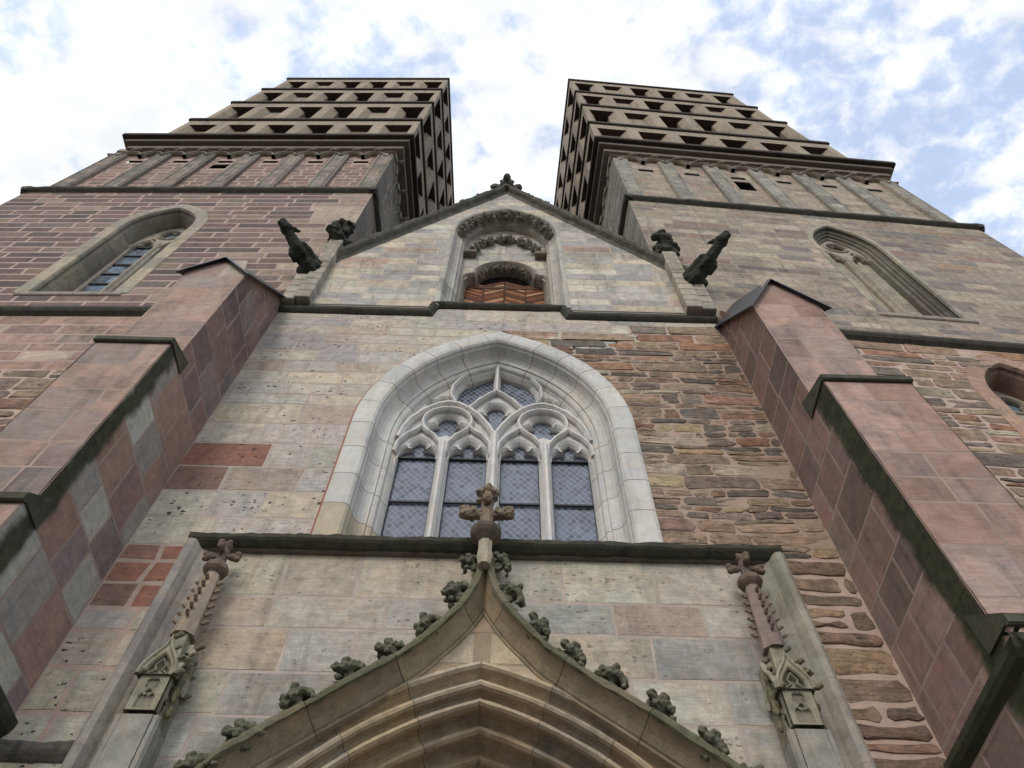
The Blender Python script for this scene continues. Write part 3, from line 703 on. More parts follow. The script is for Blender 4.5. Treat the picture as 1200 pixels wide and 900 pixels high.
# raised front ribs: sub arches, eyes, the top circle, mullion noses
for s in (-1, 1):
    X = lambda x: TX + s * x
    sub = [(X(-1.9 * -1), 13.85)] if 0 else []
    pts = [(1.92, 13.9), (1.86, 14.25), (1.73, 14.6), (1.5, 14.92), (1.25, 15.15), (1.02, 15.25), (.8, 15.2), (.55, 15.02), (.3, 14.7), (.12, 14.36), (.0, 14.05)]
    bar(mb, fw, [(X(x), z) for x, z in pts], .13, TD - .05, TD + .12, W_, step=.08)
    ring = [(X(.985 + .5 * math.cos(R(a))), 14.56 + .50 * math.sin(R(a))) for a in range(-50, 231, 10)]
    bar(mb, fw, ring, .085, TD - .02, TD + .10, W_, step=.08)
    for k in (.505, 1.49):
        hd = [(X(k - .45), 13.46), (X(k - .42), 13.78), (X(k - .28), 14.05), (X(k - .1), 14.22), (X(k), 14.36), (X(k + .1), 14.22), (X(k + .28), 14.05), (X(k + .42), 13.78), (X(k + .45), 13.46)]
        bar(mb, fw, hd, .09, TD - .015, TD + .10, W_, step=.08)
    top = [(X(.02), 17.0), (X(.45), 16.72), (X(.78), 16.38), (X(.97), 15.98), (X(.99), 15.6), (X(.86), 15.3)]
    bar(mb, fw, top, .09, TD - .03, TD + .10, W_, step=.08)
    di = [(X(0), 15.78), (X(.16), 15.66), (X(.34), 15.42), (X(.5), 15.18), (X(.62), 15.0)]
    bar(mb, fw, di, .09, TD - .03, TD + .10, W_, step=.08)
    bar(mb, fw, [(X(1.0), 10.2), (X(1.0), 13.75)], .15, TD - .06, TD + .12, W_, step=.5)
bar(mb, fw, [(TX, 10.2), (TX, 14.1)], .17, TD - .08, TD + .12, W_, step=.5)
bar(mb, fw, [(TX, 15.75), (TX, 17.0)], .11, TD - .04, TD + .12, W_, step=.5)
mb.build('window_tracery', M_NEW, wsur)
# leaded panes: one per light, one behind the tracery head
for k in (-1.49, -.505, .505, 1.49):
    mb = MB(); mb.box(TX + k - .47, TX + k + .47, 8.76, 8.78, 10.2, 13.54); mb.build('window_pane', M_GLASS, wsur, off=Vector((CX, 8, 0)))
mb = MB(); mb.prism([(x, 8.76, z) for x, z in ((TX - 1.9, 13.56), (TX - 1.75, 14.8), (TX - 1.2, 15.9), (TX, 16.9), (TX + 1.2, 15.9), (TX + 1.75, 14.8), (TX + 1.9, 13.56))], (0, .02, 0)); mb.build('window_pane', M_GLASS, wsur)
mb = MB()
for z in (12.22, 13.55):
    for k in (-1.49, -.505, .505, 1.49): mb.box(TX + k - .40, TX + k + .40, 8.70, 8.74, z - .02, z + .02)
for k in (-1.49, -.505, .505, 1.49):
    for s in (-1, 1): mb.box(TX + k + s * .375 - .018, TX + k + s * .375 + .018, 8.71, 8.755, 10.2, 13.5)
mb.build('saddle_bar', M_IRON, wsur)

# ---------------------------------------------------------------- niche in the gable
f8 = FY(7.93)
mb = MB(); PN = pal(((172, 167, 156), 2), ((158, 154, 146), 2), ((178, 168, 150), 1), ((146, 142, 136), .6))
sweep(mb, f8, NICHE.path(0, 16, 19.0), [(-.1, .0), (-.1, -.03), (-.03, -.05), (.03, -.02), (.06, .06), (.12, .18), (.2, .26), (.26, .28), (.27, .36), (.33, .42), (.34, .62)], joints=.9, pal=PN, seed=71)
niche = mb.build('niche', M_CARV, church)
mb = MB(); fb = FY(8.55)
SH = Arch(CX + .08, .92, 22.7, .95, 19.0)
def nh(z):
    if z < 22.35: return (CX + .08 - 1.28, CX + .08 + 1.28)
    if z < 22.62: w = 1.28 - .30 * ((z - 22.35) / .27) ** 2; return (CX + .08 - w, CX + .08 + w)
    w = SH.half(z); return (CX + .08 - w, CX + .08 + w) if w > .02 else None
masonry(mb, fb, 19.0, 27.2, lambda z: (NICHE.c - NICHE.half(z) + .1, NICHE.c + NICHE.half(z) - .1) if NICHE.half(z) > .2 else None, [nh], hgt=(.5, .7), lng=(.6, 1.1), pal=PN, mortar=lin((160, 148, 132)), gap=.016, relief=.006, jit=.004, seed=72)
mb.build('back_wall', [M_CARV, MORT], niche)
mb = MB(); pth = [(CX + .08 - 1.28, 19.0), (CX + .08 - 1.28, 22.3), (CX + .08 - 1.2, 22.52), (CX + .08 - .98, 22.64), (CX + .08 - .94, 22.64)]
pth = pth + [(x, z) for x, z in SH.path(0, 10, 22.7)[1:-1]]; pth += [(2 * (CX + .08) - x, z) for x, z in pth[4::-1]]
sweep(mb, fb, pth, [(-.06, .01), (-.05, -.07), (.02, -.09), (.06, -.03), (.09, .05), (.12, .4)], lin((136, 128, 118)), step=.12); mb.build('door_frame', M_CARV, niche)
# boarded shutters, boards set in a herringbone
mb = MB(); rr = random.Random(4); SY = 8.86
cols = [lin(c) for c in ((120, 78, 52), (104, 66, 46), (150, 104, 72), (92, 58, 44), (172, 138, 108), (82, 56, 44))]
for k in range(4):
    x0 = CX + .08 - 1.24 + k * .62; x1 = x0 + .6; sg = 1 if k % 2 else -1
    z = 18.6
    while z < 22.6:
        dz = .34; a = z if sg > 0 else z + dz; b = z + dz if sg > 0 else z; c = rr.choice(cols)
        mb.prism([(x0, SY, a), (x1, SY, b), (x1, SY, b + .085), (x0, SY, a + .085)], (0, .03, 0), c); 
        mb.prism([(x0, SY + .012, a + .085), (x1, SY + .012, b + .085), (x1, SY + .012, b + .112), (x0, SY + .012, a + .112)], (0, .02, 0), lin((196, 176, 150)) if rr.random() < .6 else c)
        z += .112
for x in (CX + .08 - 1.26, CX + .08 - .635, CX + .08 - .01, CX + .08 + .6, CX + .08 + 1.22): mb.box(x, x + .035, SY - .03, SY + .02, 19.0, 22.6, lin((74, 50, 38)))
mb.box(CX - 1.2, CX + 1.36, SY - .02, SY + .03, 22.35, 22.5, lin((84, 60, 44))); mb.box(CX - .9, CX + 1.1, SY + .1, SY + .13, 22.5, 23.9, lin((24, 18, 14)))
shm = stone_mat('weathered_boards', soot=.3, mott=.3, bump=.3, streak=.3); mb.build('shutter', shm, niche)['label'] = 'brown herringbone boards of the shutter'
# carved fringe: pendent cusps under the niche arch, a second row on the wall, small arch over the shutters
_q = random.Random(5)
LEAFM = lumps([((0, 0, 0), (.10, .13, .08))] + [((_q.uniform(-.16, .16), _q.uniform(-.12, .10), _q.uniform(-.14, .10)), (_q.uniform(.04, .075), _q.uniform(.05, .08), _q.uniform(.035, .06))) for k in range(11)], .022, .02, 20, 2)
def fringe(name, path, n, dep0, dep1, fr, size, tint, t0=0.0, t1=1.0):
    P, _, _ = resample(path, .05); L = len(P); mb = MB()
    for i in range(n):
        a = P[int((t0 + (t1 - t0) * (i + .08) / n) * (L - 1))]; b = P[int((t0 + (t1 - t0) * (i + .92) / n) * (L - 1))]
        m = (a + b) / 2; d = (b - a); nn = Vector((d.y, -d.x)).normalized()
        pts = [a, a + d * .18 + nn * size * .30, a + d * .36 + nn * size * .62, m + nn * size, a + d * .64 + nn * size * .62, a + d * .82 + nn * size * .30, b]
        # two half arcs hanging to a knob
        for (p, q, c) in ((a, m, -1), (m, b, 1)):
            arcp = []
            for j in range(7):
                t = j / 6.0; x = p.lerp(q, t); arcp.append((x.x - nn.x * -size * .55 * math.sin(math.pi * t) * 1.0, x.y - nn.y * -size * .55 * math.sin(math.pi * t)))
            bar(mb, fr, arcp, size * .2, dep0, dep1, tint, step=.06)
        for j in range(3):
            o = a + d * (.22 + .28 * j) + nn * size * (.55 if j == 1 else .30)
            mb_mesh(mb, LEAFM, tuple(v * (.75, .9, .7)[j] for v in tint), 0, Matrix.Translation(fr(o.x, o.y, -dep0 + .02)) @ Matrix.Rotation(i * 1.7 + j * 2.1, 4, 'Y') @ Matrix.Scale(size * (2.2 if j == 1 else 1.6), 4))
    return mb
fringe('f', NICHE.path(-.1, 14, 24.85), 7, .02, .26, f8, .42, lin((128, 122, 112))).build('arch_fringe', M_CARV, niche)
A2 = Arch(CX + .08, 1.18, 24.15, 1.5, 24.1)
fringe('f', A2.path(0, 12, 24.1), 5, -.22, .02, fb, .36, lin((132, 126, 114)), .02, .98).build('tracery_fringe', M_CARV, niche)
mb = MB(); sweep(mb, fb, A2.path(.0, 12, 24.1), [(-.04, .01), (-.04, -.12), (.04, -.12), (.05, .01)], lin((140, 134, 122)), step=.15)
for s in (-1, 1): mb.box(CX + .08 + s * 1.12 - .2, CX + .08 + s * 1.12 + .2, 8.3, 8.56, 24.0, 24.2, lin((112, 104, 94)), ch=.03)
mb.build('corbel_arch', M_CARV, niche)
A3 = Arch(CX + .08, .8, 22.75, .75, 22.7)
fringe('f', A3.path(0, 10, 22.72), 4, .0, .18, fb, .24, lin((140, 132, 118)), .03, .97).build('shutter_fringe', M_CARV, niche)
# finial on the gable and crockets along its coping
mb = MB(); T = lin((86, 82, 74)); c = (CX + .02, 7.85, 29.25)
mb.lathe([(.2, 0), (.2, .25), (.3, .35), (.3, .5), (.18, .6), (.16, 1.0), (.2, 1.1), (.2, 1.3), (.1, 1.5), (.09, 1.75), (.15, 1.85), (.1, 2.1), (.02, 2.25)], c, 8, T)
fm = lumps([((-.42, 0, .42), (.2, .14, .14)), ((.42, 0, .42), (.2, .14, .14)), ((0, -.36, .42), (.14, .16, .14)), ((0, .36, .42), (.14, .16, .14)), ((-.3, 0, .3), (.12, .12, .12)), ((.3, 0, .3), (.12, .12, .12)), ((0, 0, .4), (.25, .25, .12)), ((.2, 0, 1.2), (.09, .08, .1)), ((-.2, 0, 1.2), (.09, .08, .1)), ((0, -.2, 1.2), (.08, .09, .1))], .035, .03, 9)
mb_mesh(mb, fm, T, 0, Matrix.Translation(c)); mb.build('gable_finial', M_LEAF, church)
def crock_parts(sd):
    q = random.Random(sd); L = [((0, 0, .03), (.08, .06, .08)), ((0, 0, .12), (.07, .06, .07))]
    for cx_, cz_, rr_ in ((.02, .22, .075), (-.10, .17, .07), (.13, .12, .065), (-.02, .14, .07), (.07, .17, .06), (-.14, .06, .05), (.15, .03, .045)):
        for k in range(2):
            L.append(((cx_ + q.uniform(-.02, .02), (-.07 if k == 0 else .05) + q.uniform(-.02, .02), cz_ + q.uniform(-.02, .02)), (rr_ * q.uniform(.7, 1.0),) * 3))
    return L
CROCK = [lumps(crock_parts(sd), .015, .02, 24, sd) for sd in (1, 3, 7)]
for i, q in enumerate(CROCK):
    q.attributes.new('tint', 'FLOAT_COLOR', 'FACE').data.foreach_set('color', [v for _ in q.polygons for v in (*lin((96, 94, 78)), 1.0)])
    q.materials.append(M_LEAF)
def crocket(parent, loc, ang, size, k, name='crocket'):
    o = bpy.data.objects.new(name, CROCK[k % 3]); COL.objects.link(o); o.parent = parent
    o.location = Vector(loc) - OFF[parent.name]; o.rotation_euler = (0, ang, 0); o.scale = (size,) * 3; return o
for s in (-1, 1):
    for i in range(9):
        z = 28.5 - i * .85; w = (29.35 - z) / 1.53 + .2
        crocket(church, (CX + s * w, 7.95, z), s * R(52), 1.15, i)

# ------------------------------------------------------------------ portal with ogee hood
portal = thing('portal', 'stepped stone doorway under an ogee hood lined with leafy crockets', 'portal', (CX, 8.1, 0))
BEI = pal(((172, 156, 130), 3), ((160, 148, 130), 2), ((180, 160, 126), 1.6), ((150, 142, 130), 1.2), ((160, 138, 116), .6), j=.06)
mb = MB(); f79 = FY(7.98)
def fieldbase(z):
    w = og_half(z, -.04); return (CX - w, CX + w) if w > .02 else None
masonry(mb, f79, 5.0, 9.6, fieldbase, [CA.hole(.02)], hgt=(.42, .62), lng=(.7, 1.1), pal=BEI, mortar=lin((150, 134, 112)), gap=.012, relief=.004, jit=.002, seed=81)
masonry(mb, f79, 0, 5.0, lambda z: (CX - 3.36, CX + 3.36), [CA.hole(.02)], hgt=(.5, .7), lng=(.3, .5), pal=BEI, mortar=lin((150, 134, 112)), gap=.012, relief=.004, jit=.002, seed=82)
mb.build('gable_field', [M_CARV, MORT], portal)
# the moulded orders
mb = MB()
prof = [(-.03, .0), (-.03, -.035), (.02, -.045), (.05, -.01), (.06, .08), (.09, .15), (.13, .17), (.16, .14), (.175, .08), (.20, .035), (.235, .02), (.265, .04), (.28, .09), (.262, .15), (.27, .22), (.30, .255), (.33, .24), (.345, .19), (.375, .155), (.41, .16), (.432, .20), (.43, .26), (.395, .34), (.36, .42), (.37, .50), (.42, .555), (.47, .55), (.50, .50), (.53, .47), (.57, .48), (.592, .53), (.575, .60), (.52, .68), (.48, .76), (.51, .85), (.58, .89), (.64, .89), (.66, .86), (.70, .86), (.72, .90), (.73, 1.0), (.76, 1.1), (.80, 1.15), (.84, 1.13), (.88, 1.16), (.90, 1.25), (.95, 1.34), (1.02, 1.36), (1.03, 1.5)]
mb2 = BEI
sweep(mb, f79, CA.path(), prof, joints=.95, jw=.012, jt=lin((112, 98, 84)), pal=BEI, step=.14, seed=83, cx=CX, rough=.006)
arch = mb.build('archivolt', M_CARV, portal)
# hood moulding, two ogee sides
ptsL = [(CX - w, z) for z, w in OG[::-1]]; ptsR = [(CX + w, z) for z, w in OG]
def spline(pts, n=6):
    P = [Vector(p) for p in pts]; res = []
    for i in range(len(P) - 1):
        p0, p1, p2, p3 = P[max(0, i - 1)], P[i], P[i + 1], P[min(len(P) - 1, i + 2)]
        for j in range(n):
            t = j / n; res.append(.5 * ((2 * p1) + (p2 - p0) * t + (2 * p0 - 5 * p1 + 4 * p2 - p3) * t * t + (3 * p1 - p0 - 3 * p2 + p3) * t ** 3))
    res.append(P[-1]); return [(p.x, p.y) for p in res]
f8p = FY(8.0)
hp = [(-.05, .1), (-.06, -.12), (-.07, -.30), (-.05, -.37), (.0, -.395), (.045, -.39), (.06, -.36), (.062, -.31), (.085, -.25), (.12, -.18), (.165, -.12), (.19, -.09), (.20, -.06), (.225, -.045), (.24, .03)]
GRN = pal(((92, 90, 70), 2), ((104, 98, 80), 2), ((84, 84, 64), 1), j=.06)
BEID = pal(((150, 136, 110), 3), ((140, 130, 110), 2), ((156, 140, 110), 1.4), ((128, 120, 100), 1))
mb = MB(); mc = MB()
for pts in (spline(ptsL), spline(ptsR)): 
    sweep(mb, f8p, pts, hp[:7], joints=1.25, jt=lin((60, 56, 44)), pal=GRN, step=.06, seed=84, rough=.018)
    sweep(mc, f8p, pts, hp[6:], joints=1.25, jt=lin((84, 74, 62)), pal=BEID, step=.09, seed=84)
hood_m = stone_mat('mossy_hood_stone', soot=.25, mott=.3, bump=.3, green=.3, streak=.3)
hm = mb.build('hood_mould', hood_m, portal); mc.build('cove', M_CARV, hm)
# crockets, measured pairs along the hood
for i, (x, z) in enumerate(((.26, 9.72), (.40, 9.12), (.74, 8.52), (1.17, 8.09), (1.66, 7.76), (2.18, 7.37), (2.66, 6.90), (3.02, 6.5), (3.28, 5.9), (3.42, 5.2))):
    for s in (-1, 1):
        a = (40, 58, 50, 38, 30, 34, 40, 46, 66, 80)[i]
        zz = z - .12
        crocket(portal, (CX + s * (x - .11), 7.72, z - .17), s * R(a) * .8, 1.12 if i else .95, i + (s > 0))
# finial: shaft, collar, leafy cross
mb = MB(); FT = lin((124, 112, 96)); c = (CX - .02, 7.56, 9.45)
mb.lathe([(.09, 0), (.12, .14), (.105, .3), (.105, .52)], c, 8, lin((158, 148, 130)), 0, R(22.5))
mb.lathe([(.10, .46), (.21, .56), (.245, .62), (.245, .70), (.18, .77), (.11, .80)], c, 8, lin((92, 82, 70)), 0, R(22.5))
mb.lathe([(.11, .79), (.105, 1.0), (.10, 1.35), (.08, 1.4)], c, 8, FT, 0, R(22.5))
_q = random.Random(9); extra = []
for sx in (-1, 1):
    for k in range(9): extra.append(((sx * _q.uniform(.16, .40), _q.uniform(-.12, .06), 1.08 + _q.uniform(-.09, .11)), (_q.uniform(.035, .06),) * 3))
for k in range(10): extra.append(((_q.uniform(-.15, .15), _q.uniform(-.2, .05), 1.45 + _q.uniform(-.1, .18)), (_q.uniform(.035, .06),) * 3))
fm = lumps([((-.22, -.02, 1.08), (.12, .10, .10)), ((-.33, -.04, 1.13), (.10, .10, .09)), ((-.34, -.05, 1.03), (.09, .09, .07)), ((-.12, 0, 1.08), (.1, .085, .085)), ((.22, -.02, 1.08), (.12, .10, .10)), ((.33, -.04, 1.13), (.10, .10, .09)), ((.34, -.05, 1.03), (.09, .09, .07)), ((.12, 0, 1.08), (.1, .085, .085)),
            ((0, -.16, 1.30), (.09, .10, .12)), ((0, -.20, 1.44), (.08, .09, .07)), ((0, 0, 1.3), (.09, .09, .2)), ((0, 0, 1.52), (.17, .16, .09)), ((.12, -.05, 1.56), (.07, .08, .07)), ((-.12, -.05, 1.56), (.07, .08, .07)), ((0, .16, 1.25), (.1, .14, .1)), ((0, -.12, 1.6), (.08, .07, .06)), ((0, 0, 1.6), (.1, .1, .07))] + extra, .015, .018, 22, 4)
mb_mesh(mb, fm, FT, 0, Matrix.Translation(c)); mb.build('finial', M_CARV, portal)
# door recess
mb = MB(); mb.box(CX - 2.6, CX + 2.6, 9.5, 9.56, 3.9, 7.6, lin((120, 108, 94))); mb.build('tympanum', M_CARV, portal)
for s in (-1, 1):
    mb = MB()
    for k in range(6): 
        x = CX + s * (.02 + k * .325); mb.box(min(x, x + s * .315), max(x, x + s * .315), 9.48, 9.56, 0.02, 3.86, lin((74, 48, 34)), ch=.008)
    for z in (.7, 2.0, 3.3): mb.box(min(CX + s * .1, CX + s * 1.9), max(CX + s * .1, CX + s * 1.9), 9.455, 9.478, z, z + .08, lin((30, 28, 28)))
    d = mb.build('door', M_TIMB, portal)
    mb = MB(); mb.lathe([(.04, -.1), (.05, 0), (.04, .1)], (CX + s * .2, 9.42, 1.1), 8, lin((30, 28, 28))); mb.build('handle', M_IRON, d)

# ------------------------------------------------------------------ pinnacles beside the portal
def spire_crocket(mb, c, s, T):
    for ox, oy in ((s, 0), (-s, 0), (0, -s)):
        mb_mesh(mb, SMALL, T, 0, Matrix.Translation((c[0] + ox, c[1] + oy, c[2])) @ Matrix.Rotation(math.atan2(oy, ox), 4, 'Z'))
SMALL = lumps([((.02, 0, 0), (.035, .03, .025)), ((.055, 0, .025), (.04, .035, .032))], .015, .006, 20)
M_GAB = stone_mat('weathered_gablet_stone', soot=.35, mott=.35, bump=.5, green=.3, grain=45, streak=.4)
def pinnacle(x, y, ztop, label, tint_top, seed):
    t = thing('pinnacle', label, 'pinnacle', (x, y, 0), 0, 'slim carved pinnacles beside the doorway')
    ST = lin((142, 138, 128)); mb = MB(); dz = ztop - 10.0; zs = 7.0 + dz
    mb.lathe([(.34, 0), (.34, .9), (.27, 1.0), (.245, zs)], (x, y, 0), 4, ST, 0, R(45)); mb.box(x - .2, x + .2, y - .02, 8.12, 0, zs, ST)
    for s_ in (-1, 1): mb.lathe([(.05, 1.0), (.05, zs)], (x + s_ * .21, y - .12, 0), 6, ST)
    mb.build('shaft', M_CARV, t); G0 = zs + .22; gs = .70
    mb = MB(); z0 = 0.0; gy = 0.0; WX, WY, WZ = x, y, G0; x0_, y0_ = x, y; x = 0.0; y = 0.0; CT = lin((140, 134, 116)); DKc = lin((120, 114, 100))
    mb.lathe([(.27, -.1), (.27, .75), (.22, 1.15), (.16, 1.7)], (x, y, z0), 4, CT, 0, R(45)); mb.box(x - .24, x + .24, y, .3, z0 - .1, z0 + 1.1, CT)
    for fr in (Frame((x, y - .225, z0), (1, 0, 0), (0, 0, 1), (0, -1, 0)), Frame((x - .225, y, z0), (0, -1, 0), (0, 0, 1), (-1, 0, 0)), Frame((x + .225, y, z0), (0, 1, 0), (0, 0, 1), (1, 0, 0))):
        # tracery stage: pointed panel with a ring above, then an ogee gablet
        plate(mb, fr, [(-.25, -.25), (.25, -.25), (.25, .42), (-.25, .42)], [light_hole(0, .13, -.2, -.04, .17), foils(0, .25, .05, .062, 4, 45)], -.045, .05, .02, CT)
        mb.add([fr(-.24, -.24, -.003), fr(.24, -.24, -.003), fr(.24, .4, -.003), fr(-.24, .4, -.003)], [(0, 1, 2, 3)], DKc)
        og = [(-.31, .40), (-.29, .56), (-.22, .72), (-.12, .86), (-.05, .98), (0, 1.14), (.05, .98), (.12, .86), (.22, .72), (.29, .56), (.31, .40)]
        plate(mb, fr, og, [[(-.19, .43), (-.18, .56), (-.12, .68), (-.05, .77), (0, .83), (.05, .77), (.12, .68), (.18, .56), (.19, .43)]], -.10, .12, .03, CT)
        bar(mb, fr, og, .07, -.14, -.06, CT, step=.06)
        bar(mb, fr, [(-.17, .44), (-.05, .52), (-.09, .60), (0, .74), (.09, .60), (.05, .52), (.17, .44)], .035, -.07, -.01, CT, step=.06)
        for a, b, q in ((-.33, .42, 1.7), (.33, .42, 1.7), (-.25, .74, 1.4), (.25, .74, 1.4), (-.12, .95, 1.2), (.12, .95, 1.2), (0, 1.2, 1.9)):
            mb_mesh(mb, SMALL, lin((104, 98, 80)), 0, Matrix.Translation(fr(a, b, .09)) @ Matrix.Scale(q, 4))
    # broken leafy stumps each side
    for s in (-1, 1):
        me = lumps([((s * .33, .03, .5), (.07, .08, .22)), ((s * .36, -.02, .2), (.06, .07, .16)), ((s * .32, 0, .82), (.07, .07, .1)), ((s * .36, .02, -.1), (.05, .06, .12)), ((s * .28, .05, .4), (.08, .1, .3))], .03, .03, 10, seed)
        mb_mesh(mb, me, lin((112, 104, 82)), 0, Matrix.Translation((x, y, z0)))
    mb.v = [(WX + p[0] * gs, WY + p[1] * gs, WZ + p[2] * gs) for p in mb.v]; x, y, z0 = WX, WY, WZ
    mb.box(x - .19, x + .19, y, 8.12, z0 - .2, z0 + .9, CT)
    mb.build('gablet', M_GAB, t)
    mb = MB(); z1 = z0 + 1.0; n = 6
    mb.lathe([(.165, 0), (.15, .3), (.12, 1.0), (.09, ztop - .62 - z1)], (x, y, z1), 8, tint_top, 0, R(22.5))
    for k in range(n):
        z = z1 + .25 + k * (ztop - .95 - z1) / n; spire_crocket(mb, (x, y, z), .155 - .010 * k, lin((120, 104, 90)))
    mb.build('spire', M_CARV, t)
    mb = MB(); z2 = ztop - .66; BT = lin((104, 90, 80))
    mb.lathe([(.09, -.02), (.15, .03), (.18, .07), (.18, .14), (.13, .2), (.08, .22), (.075, .5)], (x, y, z2), 8, BT, 0, R(22.5))
    me = lumps([((-.16, 0, .36), (.09, .06, .06)), ((-.23, -.01, .40), (.055, .055, .05)), ((-.23, 0, .32), (.05, .05, .045)), ((.16, 0, .36), (.09, .06, .06)), ((.23, -.01, .40), (.055, .055, .05)), ((.23, 0, .32), (.05, .05, .045)), ((0, -.15, .4), (.06, .09, .07)), ((0, -.2, .46), (.055, .05, .05)), ((0, 0, .4), (.08, .08, .16)), ((0, 0, .58), (.09, .09, .07)), ((.05, -.05, .62), (.04, .04, .04)), ((-.05, -.03, .62), (.04, .04, .04))], .016, .012, 18, seed)
    mb_mesh(mb, me, BT, 0, Matrix.Translation((x, y, z2))); mb.build('finial', M_CARV, t)
pinnacle(-3.72, 7.78, 10.02, 'slim carved pinnacle with pale orange spire against the corner of the grey moulded frame', lin((146, 132, 116)), 1)
pinnacle(3.90, 7.78, 10.02, 'slim carved pinnacle with dull mauve spire, its gablet crowned by two round knobs', lin((128, 114, 106)), 5)

# ------------------------------------------------------------------ buttresses
def buttress(side, label, x_in, x_out, yu, yl, yb, zl_top, zl_front, zb_top, eave_f, apex_f, eave_w, apex_w, PSIDE, PFRONT, PLOW, seed, zs):
    sg = 1 if side == 'L' else -1          # inner face looks to +x on the left buttress
    xm = (x_in + x_out) / 2
    t = thing('buttress', label, 'buttress', (xm, 7.0, 0), 0, 'stepped buttresses of the church front')
    def stage(name, yf, z0, z1, pside, pfront, mat, sd, eave=None):
        mb = MB()
        fi = FX(x_in, sg); fo = FX(x_out, -sg)
        if eave is None: base = const(yf - .012, 8.0)
        else:
            ef, ew = eave
            base = lambda z: (yf, 8.0) if z <= ef else ((yf + (8.0 - yf) * (z - ef) / (ew - ef), 8.0) if z < ew - .03 else None)
        zt = z1 if eave is None else eave[1] - .02
        for fr, s2 in ((fi, 0), (fo, 9)): masonry(mb, fr, z0, zt, base, (), hgt=(.62, .95), lng=(.45, .95), pal=pside, mortar=MO_RED, gap=.017, relief=.002, jit=.007, seed=sd + s2, smat=2, mmat=3)
        xa, xb = min(x_in, x_out) - .012, max(x_in, x_out) + .012
        if eave is None: fb2 = const(xa, xb); zt2 = z1
        else: fb2 = lambda z: (xa, xb) if z <= eave_f else ((xa + (xm - xa) * (z - eave_f) / (apex_f - eave_f), xb - (xb - xm) * (z - eave_f) / (apex_f - eave_f)) if z < apex_f - .05 else None); zt2 = apex_f - .03
        masonry(mb, FY(yf), z0, zt2, fb2, (), hgt=(.5, .85), lng=(.5, .95), pal=pfront, mortar=MO_RED, gap=.017, relief=.002, jit=.007, seed=sd + 5)
        o = mb.build(name, [M_RED, MORT, mat, MORT if mat is M_RED else MORM], t); return o
    y_c = 7.0
    mossL = stone_mat('red_sandstone_with_moss_edge_' + ('a' if sg > 0 else 'b'), pits=.15, soot=.36, mott=.2, bed=.12, bump=.3, grain=60, streak=.4, warm=.15, desat=.22, hue=(1.03, 1.03, .97), mossband=(yl - 7.0, yu - 7.0 - .02, 0, zl_top - .1))
    MORM = mortar_mat('mossy_mortar_' + ('a' if sg > 0 else 'b'), (yl - 7.0, yu - 7.0 - .02, 0, zl_top - .1))
    stage('upper_stage', yu, zl_front, 0, PSIDE, PFRONT, M_RED, seed, (eave_f, eave_w))
    stage('middle_stage', yl, zb_top - .35, zl_front, PLOW, PFRONT, mossL, seed + 20)
    stage('lower_stage', yb, 0, zb_top - .35, PLOW, PFRONT, mossL, seed + 40)
    xa, xb = min(x_in, x_out), max(x_in, x_out); T = lin((72, 70, 58))
    # weathered set-offs: a sloping slab ending in a drip
    for nm, y0, y1, zt, zf in (('weathering', yu, yl, zl_top, zl_front), ('lower_weathering', yl, yb, zb_top + .15, zb_top - .35)):
        mb = MB(); oh = .07
        mb.prism([(xa - .03, y0 + .3, zt + .01), (xa - .03, y1 - oh, zf + .06), (xa - .03, y1 - oh, zf - .05), (xa - .03, y1 - oh + .03, zf - .07), (xa - .03, y1 + .02, zf - .03), (xa - .03, y0 + .3, zf - .03)], (xb - xa + .06, 0, 0), T)
        mb.build(nm, M_DARK, t)
    m = MB(); T2 = lin((60, 60, 46))
    for (fr, pth) in ((FX(x_in, sg), [(8.0, zs), (yb - .14, zs)] if sg < 0 else [(yb - .14, zs), (8.0, zs)]),):
        if sg > 0: sweep(m, fr, pth, [(-.14, .0), (-.14, -.06), (-.1, -.10), (-.02, -.10), (.05, -.07), (.12, 0)], T2, step=.5)
        else: sweep(m, fr, pth[::-1], [(-.14, .0), (-.14, -.06), (-.1, -.10), (-.02, -.10), (.05, -.07), (.12, 0)], T2, step=.5)
    sweep(m, FY(yb), [(xa - .15, zs), (xb + .15, zs)], [(-.14, .0), (-.14, -.06), (-.1, -.10), (-.02, -.10), (.05, -.07), (.12, 0)], T2, step=.5)
    m.build('base_string', M_DARK, t)
    # sheet-metal saddle cap, its ridge climbing back to the wall
    mb = MB(); o = .13; yf = yu - .12; th = .05
    sl = (eave_w - eave_f) / (8.0 - yu); dzf = -sl * .12
    for xe in (xa - o, xb + o):
        drop = (apex_f - eave_f) / (xb - xm) * o
        A, B = Vector((xe, yf, eave_f + dzf - drop + .05)), Vector((xm, yf, apex_f + dzf + .05)); C_, D = Vector((xm, 8.02, apex_w + .05)), Vector((xe, 8.02, eave_w - drop + .05))
        mb.add([A, B, C_, D, A - Vector((0, 0, th)), B - Vector((0, 0, th)), C_ - Vector((0, 0, th)), D - Vector((0, 0, th))], [(0, 1, 2, 3), (4, 7, 6, 5), (0, 4, 5, 1), (1, 5, 6, 2), (2, 6, 7, 3), (3, 7, 4, 0)], (.05, .05, .05))
    mb.build('cap', M_ZINC, t)
    return t
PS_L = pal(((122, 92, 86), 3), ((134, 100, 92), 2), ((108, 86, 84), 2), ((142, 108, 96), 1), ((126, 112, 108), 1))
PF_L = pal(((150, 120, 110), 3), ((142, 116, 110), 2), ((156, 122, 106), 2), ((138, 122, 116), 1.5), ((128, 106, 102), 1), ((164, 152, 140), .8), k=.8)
PL_L = pal(((140, 104, 90), 3), ((138, 128, 122), 2.2), ((148, 112, 98), 2), ((160, 156, 146), 1.2), ((126, 108, 106), 1.4), ((126, 98, 90), 1), k=.95)
